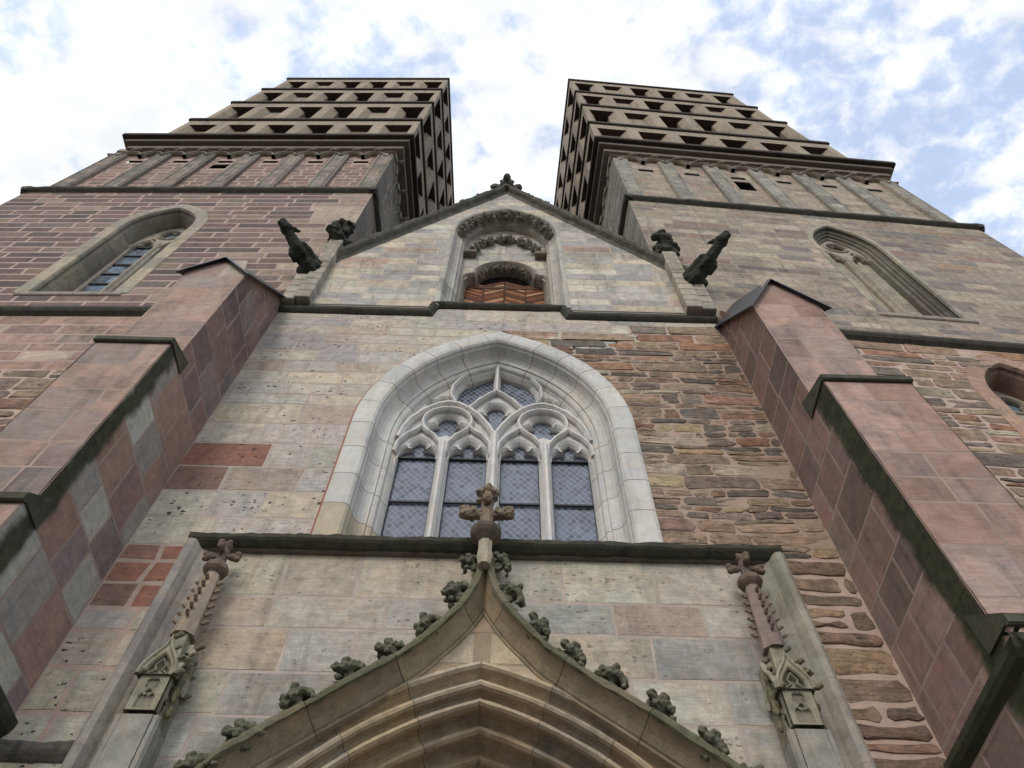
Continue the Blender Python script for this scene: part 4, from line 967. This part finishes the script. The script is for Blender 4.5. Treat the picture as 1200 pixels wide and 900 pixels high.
buttress('L', 'tall red and grey sandstone buttress beside the grey ashlar wall, under a dark metal cap', -5.36, -6.63, 6.28, 5.98, 5.86, 13.3, 12.95, 8.95, 16.86, 17.62, 19.4, 20.15, PS_L, PF_L, PL_L, 100, 7.05)
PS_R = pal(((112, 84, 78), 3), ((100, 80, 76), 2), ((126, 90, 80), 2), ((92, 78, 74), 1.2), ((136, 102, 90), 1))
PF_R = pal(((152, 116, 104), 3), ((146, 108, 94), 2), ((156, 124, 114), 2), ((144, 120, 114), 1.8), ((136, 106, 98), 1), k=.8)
PL_R = pal(((132, 98, 90), 3), ((142, 106, 98), 2), ((120, 96, 91), 1.6), ((130, 110, 102), 1.4), ((104, 86, 78), 1), k=.8)
buttress('R', 'tall smooth red sandstone buttress beside the rubble wall, a green moss strip down its edge', 5.55, 6.98, 6.5, 6.05, 5.88, 12.8, 12.36, 7.42, 16.4, 17.7, 18.55, 19.8, PS_R, PF_R, PL_R, 140, 6.75)

# ------------------------------------------------------------------ towers
TWF = Frame((0, 0, 0), (1, 0, 0), (0, 0, 1), (0, -1, 0))
def gothic_window(t, name, sg, u, half, z0, zs, h, blind, PS, fr=None):
    """splayed two-light window in the tower front; u measured outwards from the inner corner"""
    c = sg * u; A = Arch(c, half, zs, h, z0); fr = TWF
    mb = MB()
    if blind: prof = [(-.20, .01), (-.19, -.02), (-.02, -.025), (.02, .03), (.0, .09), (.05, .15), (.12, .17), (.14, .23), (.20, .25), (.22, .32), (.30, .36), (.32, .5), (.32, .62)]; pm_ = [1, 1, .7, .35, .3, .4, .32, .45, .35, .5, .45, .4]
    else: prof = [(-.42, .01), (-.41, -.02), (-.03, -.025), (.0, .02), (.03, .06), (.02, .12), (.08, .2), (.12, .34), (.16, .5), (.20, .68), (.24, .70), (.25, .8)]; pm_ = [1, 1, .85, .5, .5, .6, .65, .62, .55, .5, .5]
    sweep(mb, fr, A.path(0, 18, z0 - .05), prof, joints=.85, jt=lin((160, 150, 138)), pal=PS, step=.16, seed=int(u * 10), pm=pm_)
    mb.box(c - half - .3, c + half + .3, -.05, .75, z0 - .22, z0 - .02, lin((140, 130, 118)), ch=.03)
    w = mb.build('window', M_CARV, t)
    ih = half - .26; dp = .62 if not blind else .40; D = dp
    WT_ = Arch(c, half - .2, zs, h - .2, z0 - .05); hs = []
    lw = (2 * ih - .26) / 4
    for s in (-1, 1): hs.append(light_hole(c + s * (lw + .13), lw, z0 - .1, zs - .35, lw * 1.5))
    hs.append(foils(c, zs + h * .42, half * .20, half * .17, 4, 45)); 
    for s in (-1, 1): hs.append([(c + s * (half * .42 + .10 * half * math.cos(R(a))), zs + h * .16 + .16 * half * math.sin(R(a))) for a in range(0, 360, 36)])
    mb = MB(); T = lin((150, 142, 128)); plate(mb, fr, WT_.path(0, 12), hs, D, .16, .05, T)
    bar(mb, fr, [(c, z0), (c, zs - .1)], .15, D - .08, D + .1, T, step=1)
    for s in (-1, 1):
        k = c + s * (lw + .13); bar(mb, fr, [(k - s * 0 - lw - .08, zs - .4), (k - lw * .8, zs - .05), (k, zs + lw * .9), (k + lw * .8, zs - .05), (k + lw + .08, zs - .4)], .1, D - .05, D + .08, T, step=.2)
    bar(mb, fr, [(c + half * .36 * math.cos(R(a)), zs + h * .42 + half * .36 * math.sin(R(a))) for a in range(0, 361, 20)], .09, D - .05, D + .08, T, step=.1)
    mb.build('window_tracery', M_CARV, w)
    if blind:
        mb = MB(); masonry(mb, Frame((0, D + .14, 0), (1, 0, 0), (0, 0, 1), (0, -1, 0)), z0 - .05, zs + h, lambda z: (c - A.half(z), c + A.half(z)) if A.half(z) > .1 else None, (), hgt=(.5, .7), lng=(.6, 1.0), pal=PS, mortar=lin((170, 160, 142)), gap=.014, relief=.004, jit=.003, seed=31); mb.build('infill_wall', [M_CARV, MORT], w)
    else:
        for s in (-1, 1):
            mb = MB(); k = c + s * (lw + .13); mb.box(k - lw - .08, k + lw + .08, D + .12, D + .14, z0, zs + .2); mb.build('window_pane', M_GLASS2, w)
        mb = MB(); mb.box(c - ih, c + ih, D + .10, D + .12, zs + .2, zs + h * .8, (.05, .055, .06)); mb.build('window_pane', M_GLASS2, w)
        mb = MB()
        for i in range(1, 8):
            z = z0 + (zs - z0) * i / 7.2; mb.box(c - ih, c + ih, D + .06, D + .10, z - .03, z + .03)
        mb.build('saddle_bar', M_IRON, w)
    return A
def church_tower(sg, label, loc, rz, W, P_UP, P_LO, P_B, P_LES, MM, MOR, led, hgtA, lngA, lo_style, seed):
    t = thing('church_tower', label, 'tower', loc, rz, 'twin west towers of the church', world=False)
    D = W; X = lambda u: sg * u
    def span(u0, u1): return (min(X(u0), X(u1)), max(X(u0), X(u1)))
    FRONT = TWF; INN = Frame((0, 0, 0), (0, 1, 0), (0, 0, 1), (-sg, 0, 0)); OUT = Frame((X(W), 0, 0), (0, 1, 0), (0, 0, 1), (sg, 0, 0))
    S1 = 28.95; GAP = .055 if sg < 0 else .028
    holes = []
    if sg < 0: WA = Arch(X(6.4), 1.10, 25.2, 1.85, 19.75); holes = [WA.hole(.1)]
    else: WA = Arch(X(7.02), 1.08, 25.7, 2.05, 20.2); WB = Arch(X(7.6), .98, 16.0, 1.6, 13.2); holes = [WA.hole(.02), WB.hole(.02)]
    # lower walls
    mb = MB()
    masonry(mb, FRONT, 18.3, S1, const(*span(0, W)), holes, hgt=hgtA, lng=lngA, pal=P_UP, mortar=MOR, gap=GAP, relief=.002, jit=.01, seed=seed, style='ashlar')
    lo = dict(hgt=(.25, .5), lng=(.4, 1.1), gap=.055, relief=.016, jit=.024, style='rubble', wob=.08, split=.25) if lo_style == 'rubble' else dict(hgt=(.42, .6), lng=(.6, 1.3), gap=.035, relief=.012, jit=.01)
    if sg < 0:
        masonry(mb, FRONT, 15.6, 18.3, const(*span(1.0, W)), holes, hgt=(.4, .55), lng=(.7, 1.5), pal=P_UP, mortar=MOR, gap=.045, relief=.003, jit=.012, seed=seed + 1)
        masonry(mb, FRONT, 0, 15.6, const(*span(1.0, W)), holes, pal=P_LO, mortar=MO_PINK, hgt=(.25, .5), lng=(.4, 1.1), gap=.055, relief=.016, jit=.024, style='rubble', wob=.08, split=.25, seed=seed + 2, smat=2)
    else: masonry(mb, FRONT, 0, 18.3, const(*span(1.3, W)), holes, pal=P_LO, mortar=MO_PINK, seed=seed + 2, smat=2, **lo)
    GI = lambda a, b, r: P_LES(a, b, r)
    masonry(mb, INN, 0, S1, const(0, D), (), hgt=hgtA, lng=lngA, pal=GI, mortar=MOR, gap=.03, relief=.004, jit=.01, seed=seed + 3)
    masonry(mb, OUT, 0, S1, const(0, D), (), hgt=(.5, .7), lng=(1.0, 1.8), pal=P_UP, mortar=MOR, gap=.03, relief=.012, jit=.008, seed=seed + 4)
    x0, x1 = span(0, W); mb.add([(x0, D, 0), (x1, D, 0), (x1, D, S1), (x0, D, S1)], [(0, 1, 2, 3)], MOR, 1)
    mb.build('lower_wall', [MM, MORT, M_RUB], t)
    # quoin of paler blocks at the inner corner is part of the palette by position (see P_UP)
    if sg < 0: gothic_window(t, 'w', sg, 6.4, 1.10, 19.75, 25.2, 1.85, False, pal(((150, 142, 128), 2), ((138, 132, 120), 2), ((160, 148, 128), 1)))
    else:
        gothic_window(t, 'w', sg, 7.02, 1.08, 20.2, 25.7, 2.05, True, pal(((158, 150, 132), 2), ((144, 138, 124), 2), ((120, 112, 102), 1)))
        gothic_window(t, 'w', sg, 7.6, .98, 13.2, 16.0, 1.6, False, pal(((168, 134, 118), 2), ((150, 122, 108), 2), ((170, 146, 122), 1)))
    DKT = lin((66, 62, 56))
    def ring(name, z, h, proj, inset, tint, mat, seedr=1):
        """moulding round front and both sides"""
        m = MB(); a, b = span(-0, W); a += inset; b -= inset; y = inset
        for fr, pth in ((Frame((0, y, 0), (1, 0, 0), (0, 0, 1), (0, -1, 0)), [(a - proj * .98, z), (b + proj * .98, z)]), (Frame((b, 0, 0), (0, 1, 0), (0, 0, 1), (1, 0, 0)), [(y - proj * .98, z), (D, z)]), (Frame((a, 0, 0), (0, -1, 0), (0, 0, 1), (-1, 0, 0)), [(-D, z), (-y + proj * .98, z)])):
            sweep(m, fr, pth, [(-h * .5, .12), (-h * .45, -proj * .5), (-h * .3, -proj), (h * .1, -proj), (h * .25, -proj * .7), (h * .5, -.0), (h * .5, .12)], tint, 0, .25, rough=.03, joints=1.6, jt=tuple(v * .7 for v in tint), seed=seedr, closed_prof=True)
        return m.build(name, mat, t)
    # string at the height of the gable foot runs from behind the buttress to the outer corner
    m = MB(); a, b = span(2.0 if sg < 0 else 2.4, W + .15)
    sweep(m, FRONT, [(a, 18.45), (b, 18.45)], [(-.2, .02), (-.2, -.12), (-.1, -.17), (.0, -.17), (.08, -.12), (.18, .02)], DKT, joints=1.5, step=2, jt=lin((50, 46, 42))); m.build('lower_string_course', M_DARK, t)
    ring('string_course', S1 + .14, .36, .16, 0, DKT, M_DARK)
    # arcade stage
    ins = .15; zB0, zB1 = S1 + .3, led[0][3] - .7; cz = zB1 - 36.25; fB = Frame((0, ins, 0), (1, 0, 0), (0, 0, 1), (0, -1, 0)); rec = .12
    les = [.15 + i * (W - .3) / 6 for i in range(7)] if False else None
    n = 6; pitch = (W - .3 - .72) / n; cs = [.15 + .36 + i * pitch for i in range(n + 1)]      # lesene centres
    slots = []
    for i in range(n):
        uc = (cs[i] + cs[i + 1]) / 2; a, b = span(uc - .33, uc + .33); slots.append(rect_hole(a, b, 34.55, 34.8))
    uw = (cs[3] + cs[4]) / 2 if sg < 0 else (cs[2] + cs[3]) / 2
    a, b = span(uw - .36, uw + .36); slots.append(rect_hole(a, b, 32.9 if sg > 0 else 33.5, 34.1))
    mb = MB(); fR = Frame((0, ins + rec, 0), (1, 0, 0), (0, 0, 1), (0, -1, 0))
    masonry(mb, fR, zB0 - .1, zB1, const(*span(ins, W - ins)), slots, hgt=hgtA, lng=(.6, 1.0), pal=P_B, mortar=MOR, gap=GAP, relief=.002, jit=.01, seed=seed + 6)
    for fr in (Frame((X(ins), 0, 0), (0, 1, 0), (0, 0, 1), (-sg, 0, 0)), Frame((X(W - ins), 0, 0), (0, 1, 0), (0, 0, 1), (sg, 0, 0))):
        masonry(mb, fr, zB0 - .1, zB1, const(ins, D - ins), (), hgt=hgtA, lng=(.7, 1.3), pal=P_LES if abs(fr.o.x - X(ins)) < 1e-3 else P_B, mortar=MOR, gap=.03, relief=.01, jit=.008, seed=seed + 7)
    mb.build('arcade_wall', [MM, MORT], t)
    for i in range(n + 1):
        mb = MB(); hw = .36
        a, b = span(cs[i] - hw, cs[i] + hw)
        fl = Frame((0, ins - .02, 0), (1, 0, 0), (0, 0, 1), (0, -1, 0))
        masonry(mb, fl, zB0 - .1, 35.35 + cz, const(a + .02, b - .02), (), hgt=(.45, .6), lng=(.4, .8), pal=P_LES, mortar=MOR, gap=.02, relief=.006, jit=.004, seed=seed + 20 + i)
        for xx, s2 in ((a + .02, -1), (b - .02, 1)): mb.add([(xx, ins - .02, zB0 - .1), (xx, ins + rec + .02, zB0 - .1), (xx, ins + rec + .02, 35.35 + cz), (xx, ins - .02, 35.35 + cz)], [(0, 1, 2, 3)], P_LES(0, 0, random.Random(i)), 0)
        for q in (-.26, .26):
            for k in range(10):
                z_ = zB0 - .1 + k * (35.45 + cz - zB0) / 10; x_ = X(cs[i] + q); mb.lathe([(.045, 0.012), (.045, (35.45 + cz - zB0) / 10)], (x_, ins - .012, z_), 6, P_LES(0, 0, random.Random(i * 31 + k + int(q * 9))), 0)
        mb.build('lesene', [MM, MORT], t)
    for i in range(n):
        mb = MB(); uc = (cs[i] + cs[i + 1]) / 2; a, b = span(uc - .36, uc + .36); mb.box(a, b, ins + rec + .28, ins + rec + .3, 34.5, 34.9)
        mb.box(a, b, ins + rec + .012, ins + rec + .29, 34.8, 34.85, lin((60, 52, 46))); mb.build('slot_opening', M_VOID, t)
    mb = MB(); a, b = span(uw - .4, uw + .4); mb.box(a, b, ins + rec + .3, ins + rec + .32, 32.8, 34.2); mb.box(a, b, ins + rec + .012, ins + rec + .3, 34.1, 34.15); mb.build('square_opening', M_VOID, t)
    # corbel table: two small arches to a panel, with carved knobs
    mb = MB(); FC = lin((140, 130, 116)); fF = Frame((0, ins - .03, 0), (1, 0, 0), (0, 0, 1), (0, -1, 0))
    nn_ = 2 * n; p2 = (cs[n] - cs[0]) / nn_
    for i in range(nn_):
        uc = cs[0] + (i + .5) * p2
        bar(mb, fF, [(X(uc) + p2 * .46 * math.cos(R(a)), 35.25 + cz + .42 * math.sin(R(a))) for a in range(0, 181, 20)], .12, -.06, .14, FC, step=.1)
        for k in (-.5, .5):
            mb.prism([fF(X(uc + k * p2) + dx_, dz_, .04) for dx_, dz_ in ((-.13, 35.45 + cz), (-.08, 35.12 + cz), (.08, 35.12 + cz), (.13, 35.45 + cz))], (0, .2, 0), FC)
        me = SMALL; mb_mesh(mb, me, lin((120, 112, 100)), 0, Matrix.Translation((X(uc), ins - .12, 35.78 + cz)) @ Matrix.Scale(3.4, 4))
        mb_mesh(mb, me, lin((120, 112, 100)), 0, Matrix.Translation((X(uc) - .12, ins - .10, 35.74 + cz)) @ Matrix.Scale(2.6, 4))
    a, b = span(ins, W - ins); mb.box(a - .02, b + .02, ins - .05, ins + .2, 35.9 + cz, 36.25 + cz, lin((150, 138, 124)), ch=.02)
    for xx, sx in ((X(ins), -sg), (X(W - ins), sg)):
        for i in range(10):
            y = ins + .4 + i * (D - 1.0) / 9
            mb.prism([(xx, y - .5, 35.2 + cz), (xx, y - .4, 35.6 + cz), (xx, y, 35.75 + cz), (xx, y + .4, 35.6 + cz), (xx, y + .5, 35.2 + cz), (xx, y + .38, 35.2 + cz), (xx, y, 35.6 + cz), (xx, y - .38, 35.2 + cz)], (sx * .1, 0, 0), FC)
            mb_mesh(mb, SMALL, lin((110, 102, 92)), 0, Matrix.Translation((xx + sx * .1, y, 35.7 + cz)) @ Matrix.Scale(3.4, 4))
    mb.build('corbel_table', M_CARV, t)
    # main cornice
    l0 = led[0]; zc = l0[3]; CT = lin((98, 87, 77)); mb = MB()
    def around(mb, u0, u1, v0, z0, z1, tint, ch=.02):
        a, b = span(u0, u1); mb.box(a, b, v0, v0 + (u1 - u0), z0, z1, tint, 0, ch)
    around(mb, l0[1] + .42, l0[2] - .42, l0[0] + .42, zc - 1.0, zc - .62, lin((118, 108, 97)))
    around(mb, l0[1] + .20, l0[2] - .20, l0[0] + .20, zc - .62, zc - .25, CT)
    mb.build('cornice', M_BELF, t)
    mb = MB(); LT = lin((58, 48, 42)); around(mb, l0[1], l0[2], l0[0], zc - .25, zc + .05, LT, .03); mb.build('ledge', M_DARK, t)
    # belfry: four tiers of splayed openings under projecting slabs
    pats = ['ssDDss', 'DsDDsD', 'DsDDsD', 'DsDDsD']
    for k in range(1, 5):
        v, ui, uo, z1 = led[k]; zb = led[k - 1][3]; pat = pats[k - 1]; of = .10
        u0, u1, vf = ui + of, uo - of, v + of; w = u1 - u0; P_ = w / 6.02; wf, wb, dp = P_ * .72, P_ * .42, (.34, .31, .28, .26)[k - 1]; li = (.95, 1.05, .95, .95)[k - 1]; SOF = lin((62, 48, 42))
        mb = MB(); BT = lin((142, 130, 114)); VT = lin((40, 32, 27)); rr_ = random.Random(seed + 70 + k)
        zt = z1 - .30; zl = zt - li
        def side(fr, L):
            cc_ = [L / 2 + (i - 2.5) * P_ for i in range(6)]; edges_ = [0.0]
            for c_ in cc_: edges_ += [c_ - wf / 2, c_ + wf / 2]
            edges_.append(L)
            for i in range(0, 14, 2):
                tn = tuple(q * g_ for g_ in [rr_.uniform(.9, 1.1)] for q in BT); a_, b_ = edges_[i], edges_[i + 1]; nb = 3; hz = (zt - zb) / nb
                for q in range(nb):
                    mb.add([fr(a_, zb + q * hz + .012), fr(b_, zb + q * hz + .012), fr(b_, zb + (q + 1) * hz), fr(a_, zb + (q + 1) * hz)], [(0, 1, 2, 3)], tuple(x * g_ for g_ in [rr_.uniform(.93, 1.06)] for x in tn))
            for i, c_ in enumerate(cc_):
                mb.add([fr(c_ - wf / 2, zl), fr(c_ + wf / 2, zl), fr(c_ + wf / 2, zt), fr(c_ - wf / 2, zt)], [(0, 1, 2, 3)], tuple(x * g_ for g_ in [rr_.uniform(.95, 1.08)] for x in BT))
                dd = dp + (.5 if pat[i] == 'D' else 0.0)
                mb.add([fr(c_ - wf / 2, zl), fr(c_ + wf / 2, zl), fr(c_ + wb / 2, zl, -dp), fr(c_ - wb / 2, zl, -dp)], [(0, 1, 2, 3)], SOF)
                for s_ in (-1, 1):
                    f_, g_ = c_ + s_ * wf / 2, c_ + s_ * wb / 2; tn = tuple(q * h_ for h_ in [rr_.uniform(.88, 1.05)] for q in BT)
                    mb.add([fr(f_, zb), fr(g_, zb, -dp), fr(g_, zl, -dp), fr(f_, zl)], [(0, 1, 2, 3)], tn)
                    mb.add([fr(g_, zb, -dp), fr(g_, zb, -dd), fr(g_, zl, -dd), fr(g_, zl, -dp)], [(0, 1, 2, 3)], tn)
                if pat[i] == 's':
                    mb.add([fr(c_ - wb / 2, zb, -dp), fr(c_ + wb / 2, zb, -dp), fr(c_ + wb / 2, zl, -dp), fr(c_ - wb / 2, zl, -dp)], [(0, 1, 2, 3)], tuple(q * .97 for q in BT))
                else:
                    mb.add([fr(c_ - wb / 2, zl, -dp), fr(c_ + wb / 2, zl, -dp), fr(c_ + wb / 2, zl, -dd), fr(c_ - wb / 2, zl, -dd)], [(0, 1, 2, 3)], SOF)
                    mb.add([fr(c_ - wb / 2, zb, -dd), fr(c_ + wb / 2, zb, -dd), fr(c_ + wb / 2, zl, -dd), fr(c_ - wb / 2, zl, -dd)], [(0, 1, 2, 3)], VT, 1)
        xa = X(u0) if sg > 0 else X(u1)
        side(Frame((xa, vf, 0), (1, 0, 0), (0, 0, 1), (0, -1, 0)), w)
        side(Frame((X(u0), vf, 0), (0, 1, 0), (0, 0, 1), (-sg, 0, 0)), w)
        side(Frame((X(u1), vf, 0), (0, 1, 0), (0, 0, 1), (sg, 0, 0)), w)
        side(Frame((xa, vf + w, 0), (1, 0, 0), (0, 0, 1), (0, 1, 0)), w)
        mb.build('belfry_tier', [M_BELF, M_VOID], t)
        mb = MB(); around(mb, ui, uo, v, z1 - .30, z1 + .04, LT, .02); mb.build('ledge', M_DARK, t)
    return t
def P_TL(a, b, r):
    if a > -1.35 + r.uniform(-.5, .5) and b > 20: return pal(((160, 142, 124), 2), ((146, 130, 118), 2), ((128, 104, 96), 1))(a, b, r)
    if b < 18.3: return pal(((146, 112, 100), 3), ((158, 124, 106), 2), ((132, 104, 98), 2), ((168, 152, 138), .8), ((128, 116, 112), 1))(a, b, r)
    return PTL0(a, b, r)
PTL0 = pal(((112, 88, 84), 4), ((102, 82, 80), 3), ((122, 98, 90), 2), ((94, 80, 79), 1.4), ((130, 110, 100), 1), ((112, 100, 94), .8), ((84, 72, 72), .7), k=1.0, j=.1)
PTL_B = pal(((124, 98, 90), 3), ((112, 90, 84), 2), ((138, 112, 100), 1.4), ((104, 86, 82), 1))
PLES_L = pal(((112, 106, 98), 3), ((98, 94, 90), 2), ((128, 120, 110), 1.5), ((140, 118, 106), .8))
PTR = pal(((146, 134, 118), 3), ((136, 126, 114), 3), ((156, 146, 128), 2), ((122, 110, 102), 1.8), ((134, 110, 100), .8), ((150, 126, 100), .4), ((116, 110, 106), 1.4), ((164, 154, 138), .8), k=.9)
PTR_B = pal(((148, 138, 122), 3), ((160, 150, 132), 2), ((134, 124, 112), 2), ((150, 122, 108), 1))
PLES_R = pal(((140, 136, 126), 3), ((124, 121, 114), 2.4), ((154, 148, 134), 1.6), ((108, 105, 100), 1))
church_tower(-1, 'tall reddish ashlar tower with traceried glass window and stacked belfry ledges', (-4.77, 8.0, 0), R(-1.4), 12.85, P_TL, P_RUB, PTL_B, PLES_L, M_TWL, lin((168, 146, 134)),
             [(-.45, -.61, 12.71, 36.95), (.03, -.29, 12.06, 43.0), (.16, -.31, 11.79, 48.8), (.25, -.36, 11.57, 54.15), (.36, -.39, 11.32, 59.4)], (.42, .5), (.9, 1.7), 'mix', 200)
church_tower(1, 'tall brownish grey stone tower with blind walled-up window and stacked belfry ledges', (4.65, 8.0, 0), R(3.4), 13.3, PTR, P_RUB, PTR_B, PLES_R, M_TWR, lin((146, 134, 119)),
             [(-.45, -.59, 13.62, 37.5), (.06, -.35, 12.85, 43.7), (.25, -.24, 12.57, 50.0), (.37, -.24, 12.33, 55.6), (.45, -.35, 12.06, 61.2)], (.32, .52), (.7, 1.6), 'rubble', 300)

# ------------------------------------------------------------------ gargoyles and leafy finials at the gable foot
def gargoyle(sg, base, tip, label):
    t = None; B = Vector(base); T = Vector(tip); ax = (T - B); L = ax.length; ax.normalize()
    side = ax.cross(Vector((0, 0, 1))).normalized(); up = side.cross(ax).normalized()
    P = lambda f, s, u: B + ax * (f * L) + side * s + up * u
    parts = [(P(-.12, 0, .0), P(.22, 0, .05), .23, .22), (P(.22, 0, .05), P(.5, 0, .06), .22, .19), (P(.5, 0, .06), P(.78, 0, .10), .19, .145), (P(.78, 0, .10), P(.9, 0, .12), .145, .145),
             (P(.88, 0, .13), (.19, .19, .18)), (P(.92, 0, .14), P(1.03, 0, .17), .14, .11), (P(.92, 0, .03), P(1.0, 0, .0), .10, .075)]
    for s in (-1, 1):
        parts += [(P(.83, s * .13, .22), P(.76, s * .20, .30), .075, .045),           # ears
                  (P(.95, s * .09, .21), (.045, .045, .045)),                           # brows
                  (P(.08, s * .16, -.03), (.19, .18, .20)), (P(.16, s * .18, -.12), P(.02, s * .18, -.22), .12, .09), (P(.0, s * .18, -.22), P(.14, s * .19, -.26), .08, .065),   # haunches and hind feet
                  (P(.52, s * .12, -.04), P(.34, s * .16, -.13), .10, .08), (P(.34, s * .16, -.13), P(.46, s * .16, -.18), .07, .06),    # forelegs folded under
                  (P(.50, s * .15, .16), P(.02, s * .22, .30), .11, .07), (P(.40, s * .2, .16), P(.0, s * .22, .12), .10, .06)]       # folded wings
    parts += [(P(.25 + .11 * i, 0, .25 - .02 * i), (.05, .04, .06)) for i in range(5)]
    me = lumps(parts, .026, .016, 13, 2 if sg < 0 else 6)
    mb = MB(); mb_mesh(mb, me, lin((34, 34, 28))); o = mb.build('gargoyle', GARG, None, True, off=B); o.location = B
    tag(o, label, 'gargoyle', 'beast gargoyles at the gable foot'); return o
GARG = stone_mat('blackened_gargoyle_stone', soot=.5, mott=.4, bump=.6, green=.5, sootcol=(.010, .010, .010), grain=40)
gargoyle(-1, (-5.0, 7.86, 20.7), (-5.98, 6.72, 21.55), 'black winged beast gargoyle craning up before the red tower')
gargoyle(1, (5.24, 7.86, 20.5), (6.32, 6.72, 21.5), 'black winged beast gargoyle craning up before the brown tower')
def leafy_stub(x, z0, z1, y, sd):
    mb = MB(); T = lin((156, 148, 134)); ss = .20
    q_ = random.Random(sd)
    for k in range(11): mb.box(x - ss, x + ss, y - ss, 8.1, z0 + (z1 - z0) * k / 11 + .006, z0 + (z1 - z0) * (k + 1) / 11 - .006, tuple(v * g_ for g_ in [q_.uniform(.72, 1.08)] for v in T), ch=.018)
    mb.box(x - ss * .62, x + ss * .62, y - ss - .012, y - ss + .02, z0 + 2.4, z1 - .3, lin((140, 132, 120)), ch=.02)
    mb.build('corner_shaft', M_CARV, church)
    rr_ = random.Random(sd); parts = [((0, 0, .1), (.34, .3, .12)), ((0, 0, .5), (.14, .14, .5)), ((0, 0, 1.0), (.2, .2, .14))]
    for k in range(26):
        a = rr_.uniform(0, 6.28); z = rr_.uniform(-.1, 1.25); q = rr_.uniform(.16, .42 - .10 * z); parts.append(((q * math.cos(a), q * math.sin(a) - .08, z), (rr_.uniform(.09, .16), rr_.uniform(.09, .16), rr_.uniform(.06, .12))))
        parts.append((Vector((0, 0, z - .1)), Vector((q * math.cos(a), q * math.sin(a) - .08, z)), .08, .07))
    parts += [((s * .2, -.1, 1.35), (.13, .13, .16)) for s in (-1, 1)]
    me = lumps(parts, .035, .04, 9, sd); m2 = MB(); mb_mesh(m2, me, lin((66, 64, 56)), 0, Matrix.Translation((x, y - .05, z1 - .1))); m2.build('leaf_finial', M_LEAF, church)
leafy_stub(-4.82, 18.8, 23.1, 7.86, 3); leafy_stub(5.0, 18.8, 22.8, 7.86, 5)
for x0, x1 in ((-5.36, -4.95), (5.18, 5.56)):
    mb = MB(); q_ = random.Random(int(x0 * 10))
    for k in range(4): mb.box(x0, x1, 7.72, 8.1, 18.8 + k * .4 + .006, 19.2 + k * .4 - .006, tuple(v * g_ for g_ in [q_.uniform(.75, 1.05)] for v in lin((160, 152, 138))), ch=.02)
    mb.build('corner_pier', M_CARV, church)
